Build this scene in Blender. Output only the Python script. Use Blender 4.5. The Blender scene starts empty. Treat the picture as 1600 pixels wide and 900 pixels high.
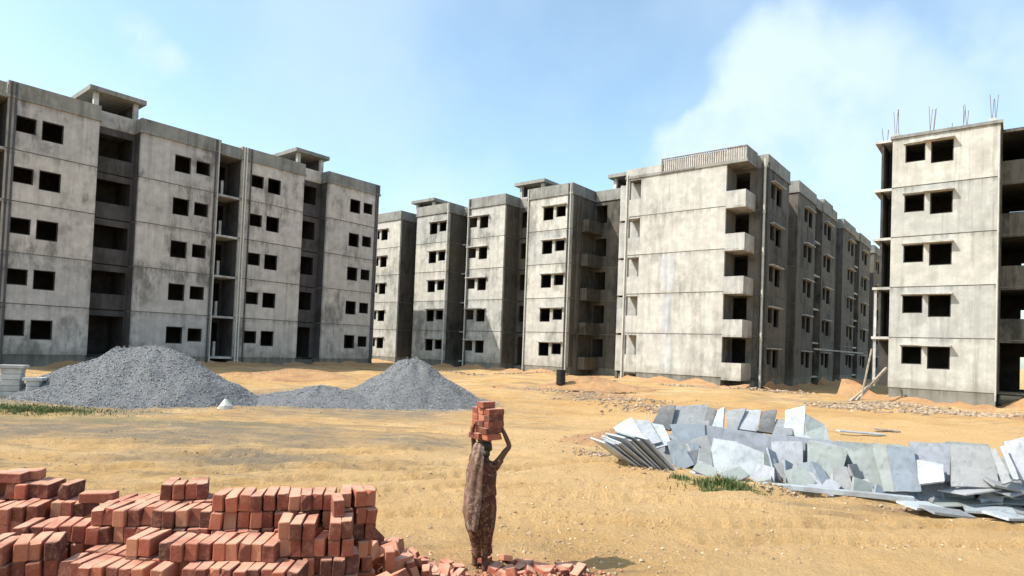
import bpy, math, random
from mathutils import Vector, Matrix, noise
from math import sin, cos, tan, pi, radians as R
random.seed(7)
sc = bpy.context.scene
col = sc.collection

# ------------------------------------------------------------------ camera
PITCH, ROLL = R(1.6), R(2.18)
FPX, PPY = 976.0, 516.6            # focal length and principal row, for a 1600 x 900 picture
EYE = Vector((0, 0, 2.5))
FW = Vector((0, cos(PITCH), sin(PITCH)))
U0 = Vector((0, -sin(PITCH), cos(PITCH))); X0 = Vector((1, 0, 0))
RT = cos(ROLL)*X0 + sin(ROLL)*U0
UP = -sin(ROLL)*X0 + cos(ROLL)*U0
cam_data = bpy.data.cameras.new('camera'); cam = bpy.data.objects.new('camera', cam_data)
col.objects.link(cam); sc.camera = cam
M3 = Matrix((RT, UP, -FW)).transposed()
cam.matrix_world = Matrix.Translation(EYE) @ M3.to_4x4()
cam_data.sensor_width = 36; cam_data.lens = FPX/1600*36
cam_data.shift_y = (PPY-450)/1600
cam_data.clip_start = .05; cam_data.clip_end = 4000

# ------------------------------------------------------------------ light
SUN_AZ, SUN_EL = R(-104), R(47)       # azimuth clockwise from +Y (straight ahead)
sc.view_settings.view_transform = 'Standard'; sc.view_settings.look = 'None'
sc.view_settings.exposure = 0.35; sc.view_settings.gamma = 1
w = bpy.data.worlds.new('World'); sc.world = w; w.use_nodes = True
nt = w.node_tree; N = nt.nodes; L = nt.links
N.clear()
out = N.new('ShaderNodeOutputWorld'); bg = N.new('ShaderNodeBackground'); bg.inputs[1].default_value = .15
sky = N.new('ShaderNodeTexSky'); sky.sky_type = 'NISHITA'; sky.sun_disc = False
sky.sun_elevation = SUN_EL; sky.sun_rotation = SUN_AZ % (2*pi)
sky.air_density = 1.0; sky.dust_density = 1.3; sky.ozone_density = 2.0; sky.altitude = 50
tc = N.new('ShaderNodeTexCoord')
# clouds: a soft bank, noise broken, in sky directions
def wmath(op, a, b=None, c=None):
    n = N.new('ShaderNodeMath'); n.operation = op
    for i, v in enumerate((a, b, c)):
        if v is None: continue
        if isinstance(v, (int, float)): n.inputs[i].default_value = v
        else: L.new(v, n.inputs[i])
    return n.outputs[0]
def wsmooth(v, a, b):
    n = N.new('ShaderNodeMapRange'); n.interpolation_type = 'SMOOTHSTEP'
    L.new(v, n.inputs[0]); n.inputs[1].default_value = a; n.inputs[2].default_value = b
    return n.outputs[0]
def skydir(px, py):
    d = FW + (px-800)/FPX*RT - (py-PPY)/FPX*UP
    return d.normalized()
warp = N.new('ShaderNodeTexNoise'); warp.inputs['Scale'].default_value = 5.0; warp.inputs['Detail'].default_value = 6
L.new(tc.outputs['Generated'], warp.inputs['Vector'])
def wblob(px, py, rad, soft, amp=.16):
    d = skydir(px, py)
    dn = N.new('ShaderNodeVectorMath'); dn.operation = 'DISTANCE'
    L.new(tc.outputs['Generated'], dn.inputs[0]); dn.inputs[1].default_value = d
    off = wmath('MULTIPLY', wmath('SUBTRACT', warp.outputs[0], .5), amp*3)
    dd = wmath('ADD', dn.outputs['Value'], off)
    return wsmooth(dd, rad+soft, rad-soft)
blobs = [(1240, 130, .11, .055, .95), (1320, 75, .08, .06, .9), (1125, 205, .075, .028, 1.), (1240, 215, .12, .06, .85),
         (1400, 190, .12, .09, .75), (1530, 160, .12, .08, .7), (1330, 250, .12, .08, .65), (225, 62, .022, .02, 1.), (258, 84, .018, .016, .9),
         (1720, 330, .18, .12, .5), (-260, 250, .16, .12, .5), (640, 300, .1, .1, .5), (150, 190, .12, .12, .25)]
acc = None
for px, py, rad, soft, amp in blobs:
    v = wmath('MULTIPLY', wblob(px, py, rad, soft, .035 if rad < .03 else .11), amp)
    acc = v if acc is None else wmath('MAXIMUM', acc, v)
fine = N.new('ShaderNodeTexNoise'); fine.inputs['Scale'].default_value = 9; fine.inputs['Detail'].default_value = 7
L.new(tc.outputs['Generated'], fine.inputs['Vector'])
cl = wmath('MULTIPLY', acc, wsmooth(fine.outputs[0], .15, .55))
wide = N.new('ShaderNodeTexNoise'); wide.inputs['Scale'].default_value = 2.2; wide.inputs['Detail'].default_value = 5
L.new(tc.outputs['Generated'], wide.inputs['Vector'])
cl = wmath('MAXIMUM', cl, wmath('MULTIPLY', wsmooth(wide.outputs[0], .38, .70), .42))
tint = N.new('ShaderNodeMix'); tint.data_type = 'RGBA'; tint.blend_type = 'MULTIPLY'; tint.inputs[0].default_value = 1
L.new(sky.outputs[0], tint.inputs[6]); tint.inputs[7].default_value = (1.62, 1.68, 1.46, 1)
mixc = N.new('ShaderNodeMix'); mixc.data_type = 'RGBA'
L.new(cl, mixc.inputs[0]); L.new(tint.outputs[2], mixc.inputs[6]); mixc.inputs[7].default_value = (4.35, 5.3, 6.3, 1)
L.new(mixc.outputs[2], bg.inputs[0]); L.new(bg.outputs[0], out.inputs[0])

sd = Vector((sin(SUN_AZ)*cos(SUN_EL), cos(SUN_AZ)*cos(SUN_EL), sin(SUN_EL)))
sl = bpy.data.lights.new('sun', 'SUN'); sl.energy = 5.0; sl.angle = R(.53); sl.color = (1, .95, .86)
so = bpy.data.objects.new('sun', sl); col.objects.link(so); so.rotation_euler = sd.to_track_quat('Z', 'Y').to_euler()
so.location = (-30, 0, 40)

# ------------------------------------------------------------------ helpers
def ray(px, py): return FW + (px-800)/FPX*RT - (py-PPY)/FPX*UP
def at_z(px, py, z):
    d = ray(px, py); return EYE + d*((z-EYE.z)/d.z)
def at_d(px, py, depth): return EYE + ray(px, py)*depth
GA = R(39)
def W(u, v, z=0): return Vector((sin(GA)*u-cos(GA)*v, cos(GA)*u+sin(GA)*v, z))
ROTZ = pi/2-GA
ZF = 1.0             # ground floor level of the blocks

def sm(a, b, x):
    t = min(1, max(0, (x-a)/(b-a))); return t*t*(3-2*t)
def ground(x, y):
    r = math.hypot(x, y)
    h = .38*sm(22, 40, r) if y > 0 else .38*sm(22, 40, r)
    h -= .22*sm(8, 25, x)*sm(18, 30, y)*(1-sm(60, 90, r))
    n = noise.noise(Vector((x*.16, y*.16, 3.1)))*(.13+.12*sm(26, 34, r)*(1-sm(60, 90, r)))*sm(5, 14, r)
    n += noise.noise(Vector((x*.45+5, y*.45, 6.6)))*(.05+.16*sm(27, 33, r)*(1-sm(45, 60, r)))*sm(6, 12, r)
    n += noise.noise(Vector((x*.6, y*.6, 9.1)))*.035
    n += noise.noise(Vector((x*2.3, y*2.3, 1.7)))*.03
    n += .02*noise.noise(Vector((x*6, y*6, 2.2)))*(1-sm(14, 25, r))
    # wheel ruts
    for (cx, cy, ang, ln) in ((-4.2, 12.6, .30, 5), (-2.9, 11.4, .42, 4), (1.0, 9.3, .05, 8), (3, 11.5, .15, 7), (-6, 14.5, .1, 6), (-4.9, 13.6, .35, 3), (-3.6, 12.2, .38, 3.5), (-2.4, 10.6, .5, 3), (4.5, 10.3, -.1, 5), (2.2, 14, .5, 5), (6.5, 8.8, .1, 5), (-8.5, 12.5, .2, 5)):
        dx, dy = x-cx, y-cy
        a = dx*cos(ang)+dy*sin(ang); b = -dx*sin(ang)+dy*cos(ang)
        if abs(a) < ln and abs(b) < 1.2:
            b += .15*sin(a*.8)
            f = (1-sm(ln*.6, ln, abs(a)))
            h -= f*.11*math.exp(-(b/.15)**2); h += f*.05*math.exp(-((b-.28)/.12)**2)+f*.035*math.exp(-((b+.28)/.12)**2)
            h += f*.03*sin(a*22)*math.exp(-(b/.15)**2)
    n += .05*max(0, noise.noise(Vector((x*1.3, y*1.3, 12)))-.25)*(1-sm(24, 30, r))*4*.5
    return h+n
def tag(o, label=None, cat=None, group=None, kind=None):
    if label: o['label'] = label
    if cat: o['category'] = cat
    if group: o['group'] = group
    if kind: o['kind'] = kind
    return o
def empty(name, loc, rz=0):
    o = bpy.data.objects.new(name, None); col.objects.link(o); o.location = loc; o.rotation_euler = (0, 0, rz)
    o.empty_display_size = .2
    return o
class MB:
    def __init__(s): s.v = []; s.f = []
    def box(s, x0, x1, y0, y1, z0, z1):
        b = len(s.v)
        s.v += [(x0,y0,z0),(x1,y0,z0),(x1,y1,z0),(x0,y1,z0),(x0,y0,z1),(x1,y0,z1),(x1,y1,z1),(x0,y1,z1)]
        s.f += [tuple(b+i for i in q) for q in ((0,3,2,1),(4,5,6,7),(0,1,5,4),(1,2,6,5),(2,3,7,6),(3,0,4,7))]
        return s
    def poly(s, vs, fs):
        b = len(s.v); s.v += [tuple(v) for v in vs]; s.f += [tuple(b+i for i in f) for f in fs]; return s
    def bar(s, p, q, r, n=8, r2=None):
        p = Vector(p); q = Vector(q); d = (q-p).normalized(); r2 = r if r2 is None else r2
        a = d.orthogonal().normalized(); c = d.cross(a); b = len(s.v)
        for pt, rr in ((p, r), (q, r2)):
            for i in range(n):
                t = 2*pi*i/n; s.v.append(tuple(pt+rr*(cos(t)*a+sin(t)*c)))
        for i in range(n):
            j = (i+1) % n; s.f.append((b+i, b+j, b+n+j, b+n+i))
        s.f.append(tuple(b+i for i in reversed(range(n)))); s.f.append(tuple(b+n+i for i in range(n)))
        return s
    def mesh(s, name, mat):
        m = bpy.data.meshes.new(name); m.from_pydata(s.v, [], s.f); m.materials.append(mat); m.update(); return m
    def build(s, name, mat, parent=None, loc=(0,0,0), smooth=False):
        m = s.mesh(name, mat)
        if smooth: m.polygons.foreach_set('use_smooth', [True]*len(m.polygons))
        return put(name, m, parent, loc)
def put(name, mesh, parent=None, loc=(0,0,0), rot=None):
    o = bpy.data.objects.new(name, mesh); col.objects.link(o); o.parent = parent; o.location = loc
    if rot is not None: o.rotation_euler = rot
    return o
def bevel_mesh(m, width, seg=1):
    import bmesh
    bm = bmesh.new(); bm.from_mesh(m)
    bmesh.ops.bevel(bm, geom=bm.edges[:], offset=width, segments=seg, affect='EDGES', profile=.6)
    bm.to_mesh(m); bm.free(); return m

# ------------------------------------------------------------------ materials
class NT:
    def __init__(s, name):
        s.m = bpy.data.materials.new(name); s.m.use_nodes = True
        s.t = s.m.node_tree; s.b = s.t.nodes['Principled BSDF']; s.b.inputs['Specular IOR Level'].default_value = .25
        s.geo = s.t.nodes.new('ShaderNodeNewGeometry'); s.obj = s.t.nodes.new('ShaderNodeObjectInfo'); s.tc = s.t.nodes.new('ShaderNodeTexCoord')
    def n(s, t): return s.t.nodes.new(t)
    def l(s, a, b): s.t.links.new(a, b)
    def math(s, op, a, b=None):
        n = s.n('ShaderNodeMath'); n.operation = op
        for i, v in enumerate((a, b)):
            if v is None: continue
            if isinstance(v, (int, float)): n.inputs[i].default_value = v
            else: s.l(v, n.inputs[i])
        return n.outputs[0]
    def noise(s, scale, detail=5, vec=None, rough=.55, stretch=None, off=None):
        n = s.n('ShaderNodeTexNoise'); n.inputs['Scale'].default_value = scale; n.inputs['Detail'].default_value = detail; n.inputs['Roughness'].default_value = rough
        v = vec or s.geo.outputs['Position']
        if stretch:
            m = s.n('ShaderNodeMapping'); m.inputs['Scale'].default_value = stretch
            if off: m.inputs['Location'].default_value = off
            s.l(v, m.inputs[0]); v = m.outputs[0]
        s.l(v, n.inputs['Vector']); return n.outputs[0]
    def ramp(s, v, a, b, lo=0, hi=1):
        n = s.n('ShaderNodeMapRange'); n.interpolation_type = 'SMOOTHSTEP'; s.l(v, n.inputs[0])
        for i, x in enumerate((a, b, lo, hi)): n.inputs[i+1].default_value = x
        return n.outputs[0]
    def mix(s, f, a, b, mode='MIX'):
        n = s.n('ShaderNodeMix'); n.data_type = 'RGBA'; n.blend_type = mode
        for i, v in ((0, f), (6, a), (7, b)):
            if isinstance(v, (int, float)): n.inputs[i].default_value = v
            elif isinstance(v, tuple): n.inputs[i].default_value = (*v, 1) if len(v) == 3 else v
            else: s.l(v, n.inputs[i])
        return n.outputs[2]
    def color(s, c):
        if isinstance(c, tuple): s.b.inputs['Base Color'].default_value = (*c, 1)
        else: s.l(c, s.b.inputs['Base Color'])
    def rough(s, r): s.b.inputs['Roughness'].default_value = r
    def bump(s, h, strength=.5, dist=.02):
        n = s.n('ShaderNodeBump'); n.inputs['Strength'].default_value = strength; n.inputs['Distance'].default_value = dist
        s.l(h, n.inputs['Height']); s.l(n.outputs[0], s.b.inputs['Normal'])

def concrete(name, base, soot=.5, streak=.5, warm=.0):
    t = NT(name)
    big = t.noise(.35, 5)
    mid = t.noise(1.6, 6, rough=.65)
    st = t.noise(1.0, 6, stretch=(2.6, 2.6, .16), rough=.7)
    board = t.noise(1.0, 3, stretch=(2.6, 2.6, .02))
    fine = t.noise(22, 4)
    c = t.mix(t.ramp(mid, .35, .7), tuple(x*.84 for x in base), tuple(min(1, x*1.10) for x in base))
    c = t.mix(t.math('MULTIPLY', t.ramp(board, .46, .56), .55*streak), c, tuple(x*.70 for x in base))
    c = t.mix(t.math('MULTIPLY', t.ramp(st, .50, .68), .9*streak), c, tuple(x*.42 for x in base))
    # soot and mould blooms with ragged edges
    bl = t.math('MULTIPLY', t.ramp(big, .46, .60), t.ramp(t.noise(1.1, 6, off=(5, 3, 1), stretch=(1.3, 1.3, .5), rough=.7), .40, .62))
    c = t.mix(t.math('MULTIPLY', bl, soot), c, (.045, .045, .038))
    # damp, splashed foot of the wall
    sep = t.n('ShaderNodeSeparateXYZ'); t.l(t.geo.outputs['Position'], sep.inputs[0])
    zz = t.math('ADD', sep.outputs[2], t.math('MULTIPLY', t.math('SUBTRACT', mid, .5), 1.6))
    c = t.mix(t.math('MULTIPLY', t.ramp(zz, 2.0, .8), .40), c, (.16, .15, .11))
    # thin run-off lines under each floor joint
    fr = t.math('FRACT', t.math('DIVIDE', t.math('SUBTRACT', sep.outputs[2], ZF-.02), 3.0))
    under = t.math('MULTIPLY', t.ramp(fr, .86, 1.0), t.ramp(st, .40, .62))
    c = t.mix(t.math('MULTIPLY', under, .45), c, (.09, .085, .075))
    c = t.mix(1.0, c, t.mix(t.obj.outputs['Random'], (.86, .87, .88), (1.06, 1.04, 1.0)), 'MULTIPLY')
    t.color(c); t.rough(.9)
    t.bump(t.math('ADD', t.math('MULTIPLY', fine, .4), t.math('ADD', mid, t.math('MULTIPLY', board, 1.2))), .5, .03)
    return t.m
def simple(name, c, rough=.8, var=.25, scale=6, bump=.3, metal=0, objvar=.15):
    t = NT(name)
    n1 = t.noise(scale, 5)
    k = t.mix(t.ramp(n1, .3, .7), tuple(x*(1-var) for x in c), tuple(min(1, x*(1+var)) for x in c))
    if objvar: k = t.mix(1.0, k, t.mix(t.obj.outputs['Random'], (1-objvar,)*3, (1+objvar,)*3), 'MULTIPLY')
    t.color(k); t.rough(rough); t.b.inputs['Metallic'].default_value = metal
    if bump: t.bump(t.noise(scale*6, 4), bump, .01)
    return t.m
M = {}
M['conA'] = concrete('concrete_west', (.53, .495, .47), .6, .45)
M['conB'] = concrete('concrete_middle', (.49, .478, .445), .5, .45)
M['conD'] = concrete('concrete_centre', (.475, .465, .44), .3, .4)
M['conE'] = concrete('concrete_east', (.47, .462, .43), .15, .5)
M['conBs'] = concrete('mouldy_shaded_concrete_middle', (.13, .118, .10), .95, 1.0)  # mould plus painted shade: dark copy for side walls and set-back wing
M['conAs'] = concrete('mouldy_shaded_concrete_west', (.10, .092, .095), .95, .8)  # stair bays and wing sides: mould and recess shade put into the colour
M['conDs'] = concrete('mouldy_shaded_concrete_centre', (.155, .142, .125), .98, .9)  # mould with shade painted in, for the long side and set-back walls
M['par'] = concrete('concrete_parapet', (.28, .275, .255), .5, .7)
M['joint'] = simple('joint_grime', (.17, .16, .145), .95, .3, 3)
M['slabc'] = simple('slab_concrete', (.40, .39, .37), .9, .25, 2)
M['inner'] = simple('inner_shade_concrete', (.055, .052, .05), .95, .3, 1.5)  # near-black: the shade of rooms and recesses is put into the colour
M['pipe_l'] = simple('pale_pipe', (.50, .49, .44), .5, .1, 3)
M['pipe_d'] = simple('dark_pipe', (.07, .07, .075), .5, .2, 3)
M['rust'] = simple('rusty_bar', (.16, .09, .06), .8, .3, 20)
M['timber'] = simple('timber', (.30, .25, .19), .85, .3, 4)
M['white'] = simple('pale_cloth', (.52, .51, .48), .8, .1, 4)
M['dark'] = simple('dark_drum', (.02, .02, .02), .6, .2, 5)

M['pinkpost'] = simple('pale_shuttering', (.46, .42, .39), .85, .2, 4)
M['wash'] = concrete('pale_slurry', (.50, .51, .52), .1, .6)
# ------------------------------------------------------------------ buildings
def fr_box(mb, swap, a0, a1, b0, b1, z0, z1):
    return mb.box(b0, b1, a0, a1, z0, z1) if swap else mb.box(a0, a1, b0, b1, z0, z1)
class Bld:
    """everything is laid out on the site grid (u, v) shared by all the blocks"""
    def __init__(s, name, label, ref, mat, group=None):
        s.ref = ref; s.mat = mat; s.root = empty(name, W(ref[0], ref[1], ground(*W(*ref).xy)), ROTZ)
        s.smat = mat; s.z0 = s.root.location.z; tag(s.root, label, 'building', group)
    def mk(s, name, mb, mat=None, parent=None, zs=(0,), label=None):
        mb.v = [(x-s.ref[0], y-s.ref[1], z) for x, y, z in mb.v] if mb.v and not getattr(mb, 'local', False) else mb.v
        m = mb.mesh(name, mat or s.mat); res = []
        for z in zs:
            o = put(name, m, parent or s.root, (0, 0, z-(s.z0 if parent is None else 0))); res.append(o)
            if label: o['label'] = label
        return res
    def wall(s, swap, a0, a1, b0, t, openings=(), z0=.035, z1=2.965, zs=None, name='wall_panel', mat=None):
        """one storey of wall with real holes"""
        mb = MB(); zc = sorted({z0, z1, *[o[2] for o in openings], *[o[3] for o in openings]})
        for za, zb in zip(zc, zc[1:]):
            ops = sorted((o[0], o[1]) for o in openings if o[2] < (za+zb)/2 < o[3]); x = a0
            for oa, ob in ops:
                if oa > x: fr_box(mb, swap, x, oa, b0, b0+t, za, zb)
                x = ob
            if x < a1: fr_box(mb, swap, x, a1, b0, b0+t, za, zb)
        return s.mk(name, mb, mat, zs=zs if zs is not None else LV)
    def frame(s, swap, w, b0, shade=None, zs=None):
        """a cast surround in the hole, and where it has one a sunshade over it"""
        a0, a1, z0, z1 = w; f = .05; mb = MB(); y0, y1 = b0+.05, b0+.18
        fr_box(mb, swap, a0, a0+f, y0, y1, z0, z1); fr_box(mb, swap, a1-f, a1, y0, y1, z0, z1)
        fr_box(mb, swap, a0+f, a1-f, y0, y1, z0, z0+f); fr_box(mb, swap, a0+f, a1-f, y0, y1, z1-f, z1)
        s.mk('window_frame', mb, M['inner'], zs=zs if zs is not None else LV)
    def sunshade(s, swap, a0, a1, b0, z, depth, th=.08, zs=None):
        s.mk('sunshade', fr_box(MB(), swap, a0, a1, b0-depth, b0-.002, z, z+th), M['slabc'], zs=zs if zs is not None else LV)
    def pipe(s, swap, a, b, z0, z1, r=.06, mat='pipe_l'):
        mb = MB(); p = (b, a) if swap else (a, b)
        mb.bar((*p, z0), (*p, z1), r, 8)
        for k in range(5): mb.bar((*p, z0+.3+3*k), (*p, z0+.42+3*k), r*1.35, 8)
        s.mk('drain_pipe', mb, M[mat])
    def solid(s, name, swap, a0, a1, b0, b1, z0, z1, mat=None, zs=(0,)):
        return s.mk(name, fr_box(MB(), swap, a0, a1, b0, b1, z0, z1), mat, zs=zs)
    def cabin(s, swap, a0, a1, b0, b1, zr, h=2.3, over=.35, low=1.0):
        """stair head-room on the roof: pillars, low walls and a slab"""
        mb = MB(); fr_box(mb, swap, a0-over, a1+over, b0-over, b1+over, zr+h-.22, zr+h+.08)
        s.mk('stair_cabin', mb, M['par']); cab = s.root.children[-1] if False else None
        for (a, b) in ((a0, b0), (a1-.28, b0), (a0, b1-.28), (a1-.28, b1-.28)):
            s.solid('pillar', swap, a, a+.28, b, b+.28, zr, zr+h-.22, M['slabc'])
        s.solid('cabin_wall', swap, a0+.28, a1-.28, b0+.03, b0+.2, zr, zr+low, s.mat)
        s.solid('cabin_wall', swap, a0+.03, a0+.2, b0+.28, b1-.28, zr, zr+low, s.mat)
        s.solid('cabin_wall', swap, a1-.2, a1-.03, b0+.28, b1-.28, zr, zr+h-.25, M['inner'])
        s.solid('cabin_wall', swap, a0+.28, a1-.28, b1-.2, b1-.03, zr, zr+h-.25, M['inner'])
    def block(s, swap, a0, a1, b0, depth, wins, shade=.0, parapet=.95, sides=(1, 1), plinth=True, zr=ZF+15, sb=False):
        """a projecting wing: panels storey by storey, joints, floors, parapet, plinth"""
        ops = [(w[0], w[1], w[2], w[3]) for w in wins]
        s.wall(swap, a0, a1, b0, .2, ops)
        for w in wins: s.frame(swap, w, b0)
        if shade: s.sunshade(swap, min(w[0] for w in wins)-.1, max(w[1] for w in wins)+.1, b0, max(w[3] for w in wins)+.03, shade)
        for k, a in ((0, a0), (1, a1-.2)):
            if sides[k]: s.mk('side_wall', fr_box(MB(), swap, a, a+.2, b0+.2, b0+depth, .035, 2.965), s.smat, zs=LV)
        s.mk('floor_joint', fr_box(MB(), swap, a0+.02, a1-.02, b0+.025, b0+depth, -.036, .036), M['joint'], zs=LV[1:])
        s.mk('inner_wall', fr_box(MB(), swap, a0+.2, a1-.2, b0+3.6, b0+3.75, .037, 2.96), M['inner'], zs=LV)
        s.solid('roof_slab', swap, a0-.10, a1+.10, b0-.10, b0+depth, zr-.034, zr+.14, M['par'])
        if parapet:
            p = .14; mb = MB(); z0, z1 = zr+.14, zr+parapet
            fr_box(mb, swap, a0-.04, a1+.04, b0-.05, b0-.05+p, z0, z1)
            fr_box(mb, swap, a0-.04, a0-.04+p, b0-.05+p, b0+depth, z0, z1); fr_box(mb, swap, a1+.04-p, a1+.04, b0-.05+p, b0+depth, z0, z1)
            s.mk('parapet', mb, M['par'])
        if plinth: s.solid('plinth', swap, a0+.04, a1-.04, b0+.04, b0+depth, -.6, ZF+.034, M['par'])
    def stairbay(s, swap, a0, a1, b0, depth, zr=ZF+15, op=None, door=True):
        keep = s.mat; s.mat = s.smat
        op = op or (a0+.25, a1-.25)
        s.wall(swap, a0, a1, b0, .18, [(op[0], op[1], 1.05, 2.55)], zs=LV[1:] if door else LV)
        if door: s.wall(swap, a0, a1, b0, .18, [(op[0], op[1], .035, 2.6)], zs=LV[:1])
        s.mat = keep
        s.mk('stair_landing', fr_box(MB(), swap, a0+.01, a1-.01, b0+.4, b0+depth, -.1, .06), M['inner'], zs=LV)
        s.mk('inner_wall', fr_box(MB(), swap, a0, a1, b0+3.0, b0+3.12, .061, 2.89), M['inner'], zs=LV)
        s.solid('roof_slab', swap, a0, a1, b0-.02, b0+depth, zr-.03, zr+.13, M['par'])
        s.solid('parapet', swap, a0+.1, a1-.1, b0-.02, b0+.12, zr+.13, zr+.85, M['par'])
        s.solid('plinth', swap, a0, a1, b0+.02, b0+depth, -.6, ZF-.12, M['par'])
    def shaft(s, swap, a0, a1, b0, depth, back=2.2, zr=ZF+15, pier=True):
        s.mk('floor_slab', fr_box(MB(), swap, a0+.005, a1-.005, b0+.12, b0+depth, -.10, .05), M['slabc'], zs=LV)
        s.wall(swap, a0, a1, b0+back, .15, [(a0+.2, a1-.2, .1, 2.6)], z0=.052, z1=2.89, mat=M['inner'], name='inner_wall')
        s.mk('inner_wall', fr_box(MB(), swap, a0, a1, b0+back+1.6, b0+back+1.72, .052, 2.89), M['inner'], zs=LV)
        if pier: s.solid('pillar', swap, a0+.42, a0+.60, b0+.5, b0+.7, .051, 1.15, M['slabc'], zs=LV)
        s.solid('roof_slab', swap, a0, a1, b0+.02, b0+depth, zr-.06, zr+.12, M['par'])
        s.solid('parapet', swap, a0+.1, a1-.1, b0+.03, b0+.17, zr+.12, zr+.8, M['par'])
LV = [ZF+3*k for k in range(5)]
def pair(sm0, lg0, s_w=1.0, l_w=1.1, sill_s=1.10, sill_l=.92, head=2.05):
    return [(sm0, sm0+s_w, sill_s, head), (lg0, lg0+l_w, sill_l, head+.05)]
ROOF = ZF+15

# --- left long building, shaded facade on v = 45.7
A = Bld('apartment_building', 'long grey shaded unfinished block filling the left side behind the bigger gravel heap', (2.3, 45.7), M['conA'], 'unfinished five storey concrete apartment blocks')
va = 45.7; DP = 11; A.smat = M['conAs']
A.block(0, 2.3, 7.6, va, DP, pair(6.1, 4.7))
A.shaft(0, 7.6, 9.2, va, DP)
A.block(0, 9.2, 13.85, va, DP, pair(9.6, 10.87))
A.stairbay(0, 13.85, 16.3, va+1.1, DP-1.1, op=(13.95, 16.2))
A.block(0, 16.3, 21.6, va, DP, pair(19.95, 18.5))
A.shaft(0, 21.6, 23.3, va, DP)
A.block(0, 23.3, 28.6, va, DP, pair(24.1, 25.45))
A.stairbay(0, 28.6, 30.9, va+1.1, DP-1.1, op=(28.75, 30.5))
A.block(0, 30.9, 36.35, va, DP, pair(34.65, 33.2))
A.cabin(0, 13.75, 16.4, va+1.0, va+4.6, ROOF); A.cabin(0, 28.5, 31.0, va+1.0, va+4.6, ROOF)
for a, mt in ((9.32, 'pipe_d'), (9.55, 'pipe_d'), (21.3, 'pipe_d'), (21.5, 'pipe_l'), (23.42, 'pipe_l'), (23.62, 'pipe_l'), (24.0, 'pipe_d'), (36.15, 'pipe_d'), (35.95, 'pipe_d'), (7.5, 'pipe_d')):
    A.pipe(0, a, va-.09, .4, ROOF+.9, .055, mt)
A.solid('inner_wall', 0, 2.5, 36.2, va+DP, va+DP+.2, .4, ROOF, M['conA'])

# --- middle building, sunlit fronts on u = 44.5
B = Bld('apartment_building', 'sunlit unfinished block in the middle distance, with four pale fronts between dark recesses', (44.5, 29.9), M['conB'], 'unfinished five storey concrete apartment blocks')
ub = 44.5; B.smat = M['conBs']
def bpair(l, s, small_right=True, **k): return pair(s, l, s_w=1.0, l_w=1.1, **k)
B.block(1, 29.9, 34.75, ub, DP, pair(30.55, 31.85), shade=.28)
B.stairbay(1, 34.75, 37.4, ub+2.2, DP-2.2, op=(35.0, 37.1))
B.block(1, 37.4, 42.1, ub, DP, pair(40.9, 39.45), shade=.28)
B.shaft(1, 42.1, 44.75, ub+2.0, DP-2.0, pier=False)
B.block(1, 44.75, 49.5, ub, DP, pair(45.1, 46.4), shade=.28)
B.stairbay(1, 49.5, 52.1, ub+2.2, DP-2.2)
B.block(1, 52.1, 57.0, ub, DP, pair(55.6, 54.2), shade=.28)
B.cabin(1, 34.7, 37.5, ub+2.2, ub+6.2, ROOF, over=.4); B.cabin(1, 49.4, 52.2, ub+2.2, ub+6.2, ROOF, over=.4)
for a, mt in ((30.02, 'pipe_l'), (30.25, 'pipe_d'), (42.0, 'pipe_l'), (41.8, 'pipe_d'), (44.85, 'pipe_l'), (34.6, 'pipe_l')):
    B.pipe(1, a, ub-.09, .4, ROOF+.9, .055, mt)
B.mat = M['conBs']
# side of the nearest wing and the set-back wing behind it
B.solid('side_wall', 1, 29.72, 29.898, ub+.9, ub+1.3, .4, ROOF)
B.wall(1, 24.4, 29.9, ub+3.7, .2, [(25.2, 27.4, 1.0, 2.4), (28.6, 29.75, 1.0, 2.6)])
B.mk('floor_joint', fr_box(MB(), 1, 24.42, 29.7, ub+3.73, ub+DP, -.036, .036), M['joint'], zs=LV[1:])
B.mk('balcony_parapet', fr_box(MB(), 1, 29.0, 29.7, ub+1.35, ub+3.68, -.12, .95), M['conBs'], zs=LV)
B.mk('inner_wall', fr_box(MB(), 1, 24.4, 29.9, ub+6.5, ub+6.65, .04, 2.95), M['inner'], zs=LV)
B.solid('side_wall', 1, 24.2, 24.398, ub+3.7, ub+DP, .4, ROOF)
B.solid('roof_slab', 1, 24.2, 29.85, ub+3.6, ub+DP, ROOF-.034, ROOF+.14, M['par'])
B.solid('parapet', 1, 24.2, 29.8, ub+3.65, ub+3.8, ROOF+.14, ROOF+.95, M['par'])
B.solid('plinth', 1, 24.2, 29.9, ub+3.75, ub+DP, -.6, ZF+.03, M['par'])
B.cabin(1, 25.4, 28.4, ub+4.3, ub+8, ROOF, over=.4)
B.solid('side_wall', 1, 24.4, 57.0, ub+DP, ub+DP+.2, .4, ROOF)

# --- centre right building: end wall with balconies on u = 43, long side on v = 13.9
D = Bld('apartment_building', 'unfinished block right of centre with broad sunlit end wall, corner balconies, dark long side', (43, 13.9), M['conD'], 'unfinished five storey concrete apartment blocks')
ud = 43.0
D.wall(1, 16.0, 22.6, ud, .2)
D.mk('floor_joint', fr_box(MB(), 1, 16.02, 22.58, ud+.025, ud+2, -.036, .036), M['joint'], zs=LV[1:])
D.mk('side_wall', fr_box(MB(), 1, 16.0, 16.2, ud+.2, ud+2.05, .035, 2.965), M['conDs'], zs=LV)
# right balconies
D.mk('balcony_parapet', fr_box(MB(), 1, 14.62, 15.995, ud-.02, ud+.10, -.16, 1.05), M['conD'], zs=LV)
D.mk('balcony_parapet', fr_box(MB(), 1, 14.62, 14.74, ud+.10, ud+2.05, -.16, 1.05), M['conD'], zs=LV)
D.mk('floor_slab', fr_box(MB(), 1, 14.74, 15.995, ud+.10, ud+2.05, -.15, .03), M['slabc'], zs=LV)
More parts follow.
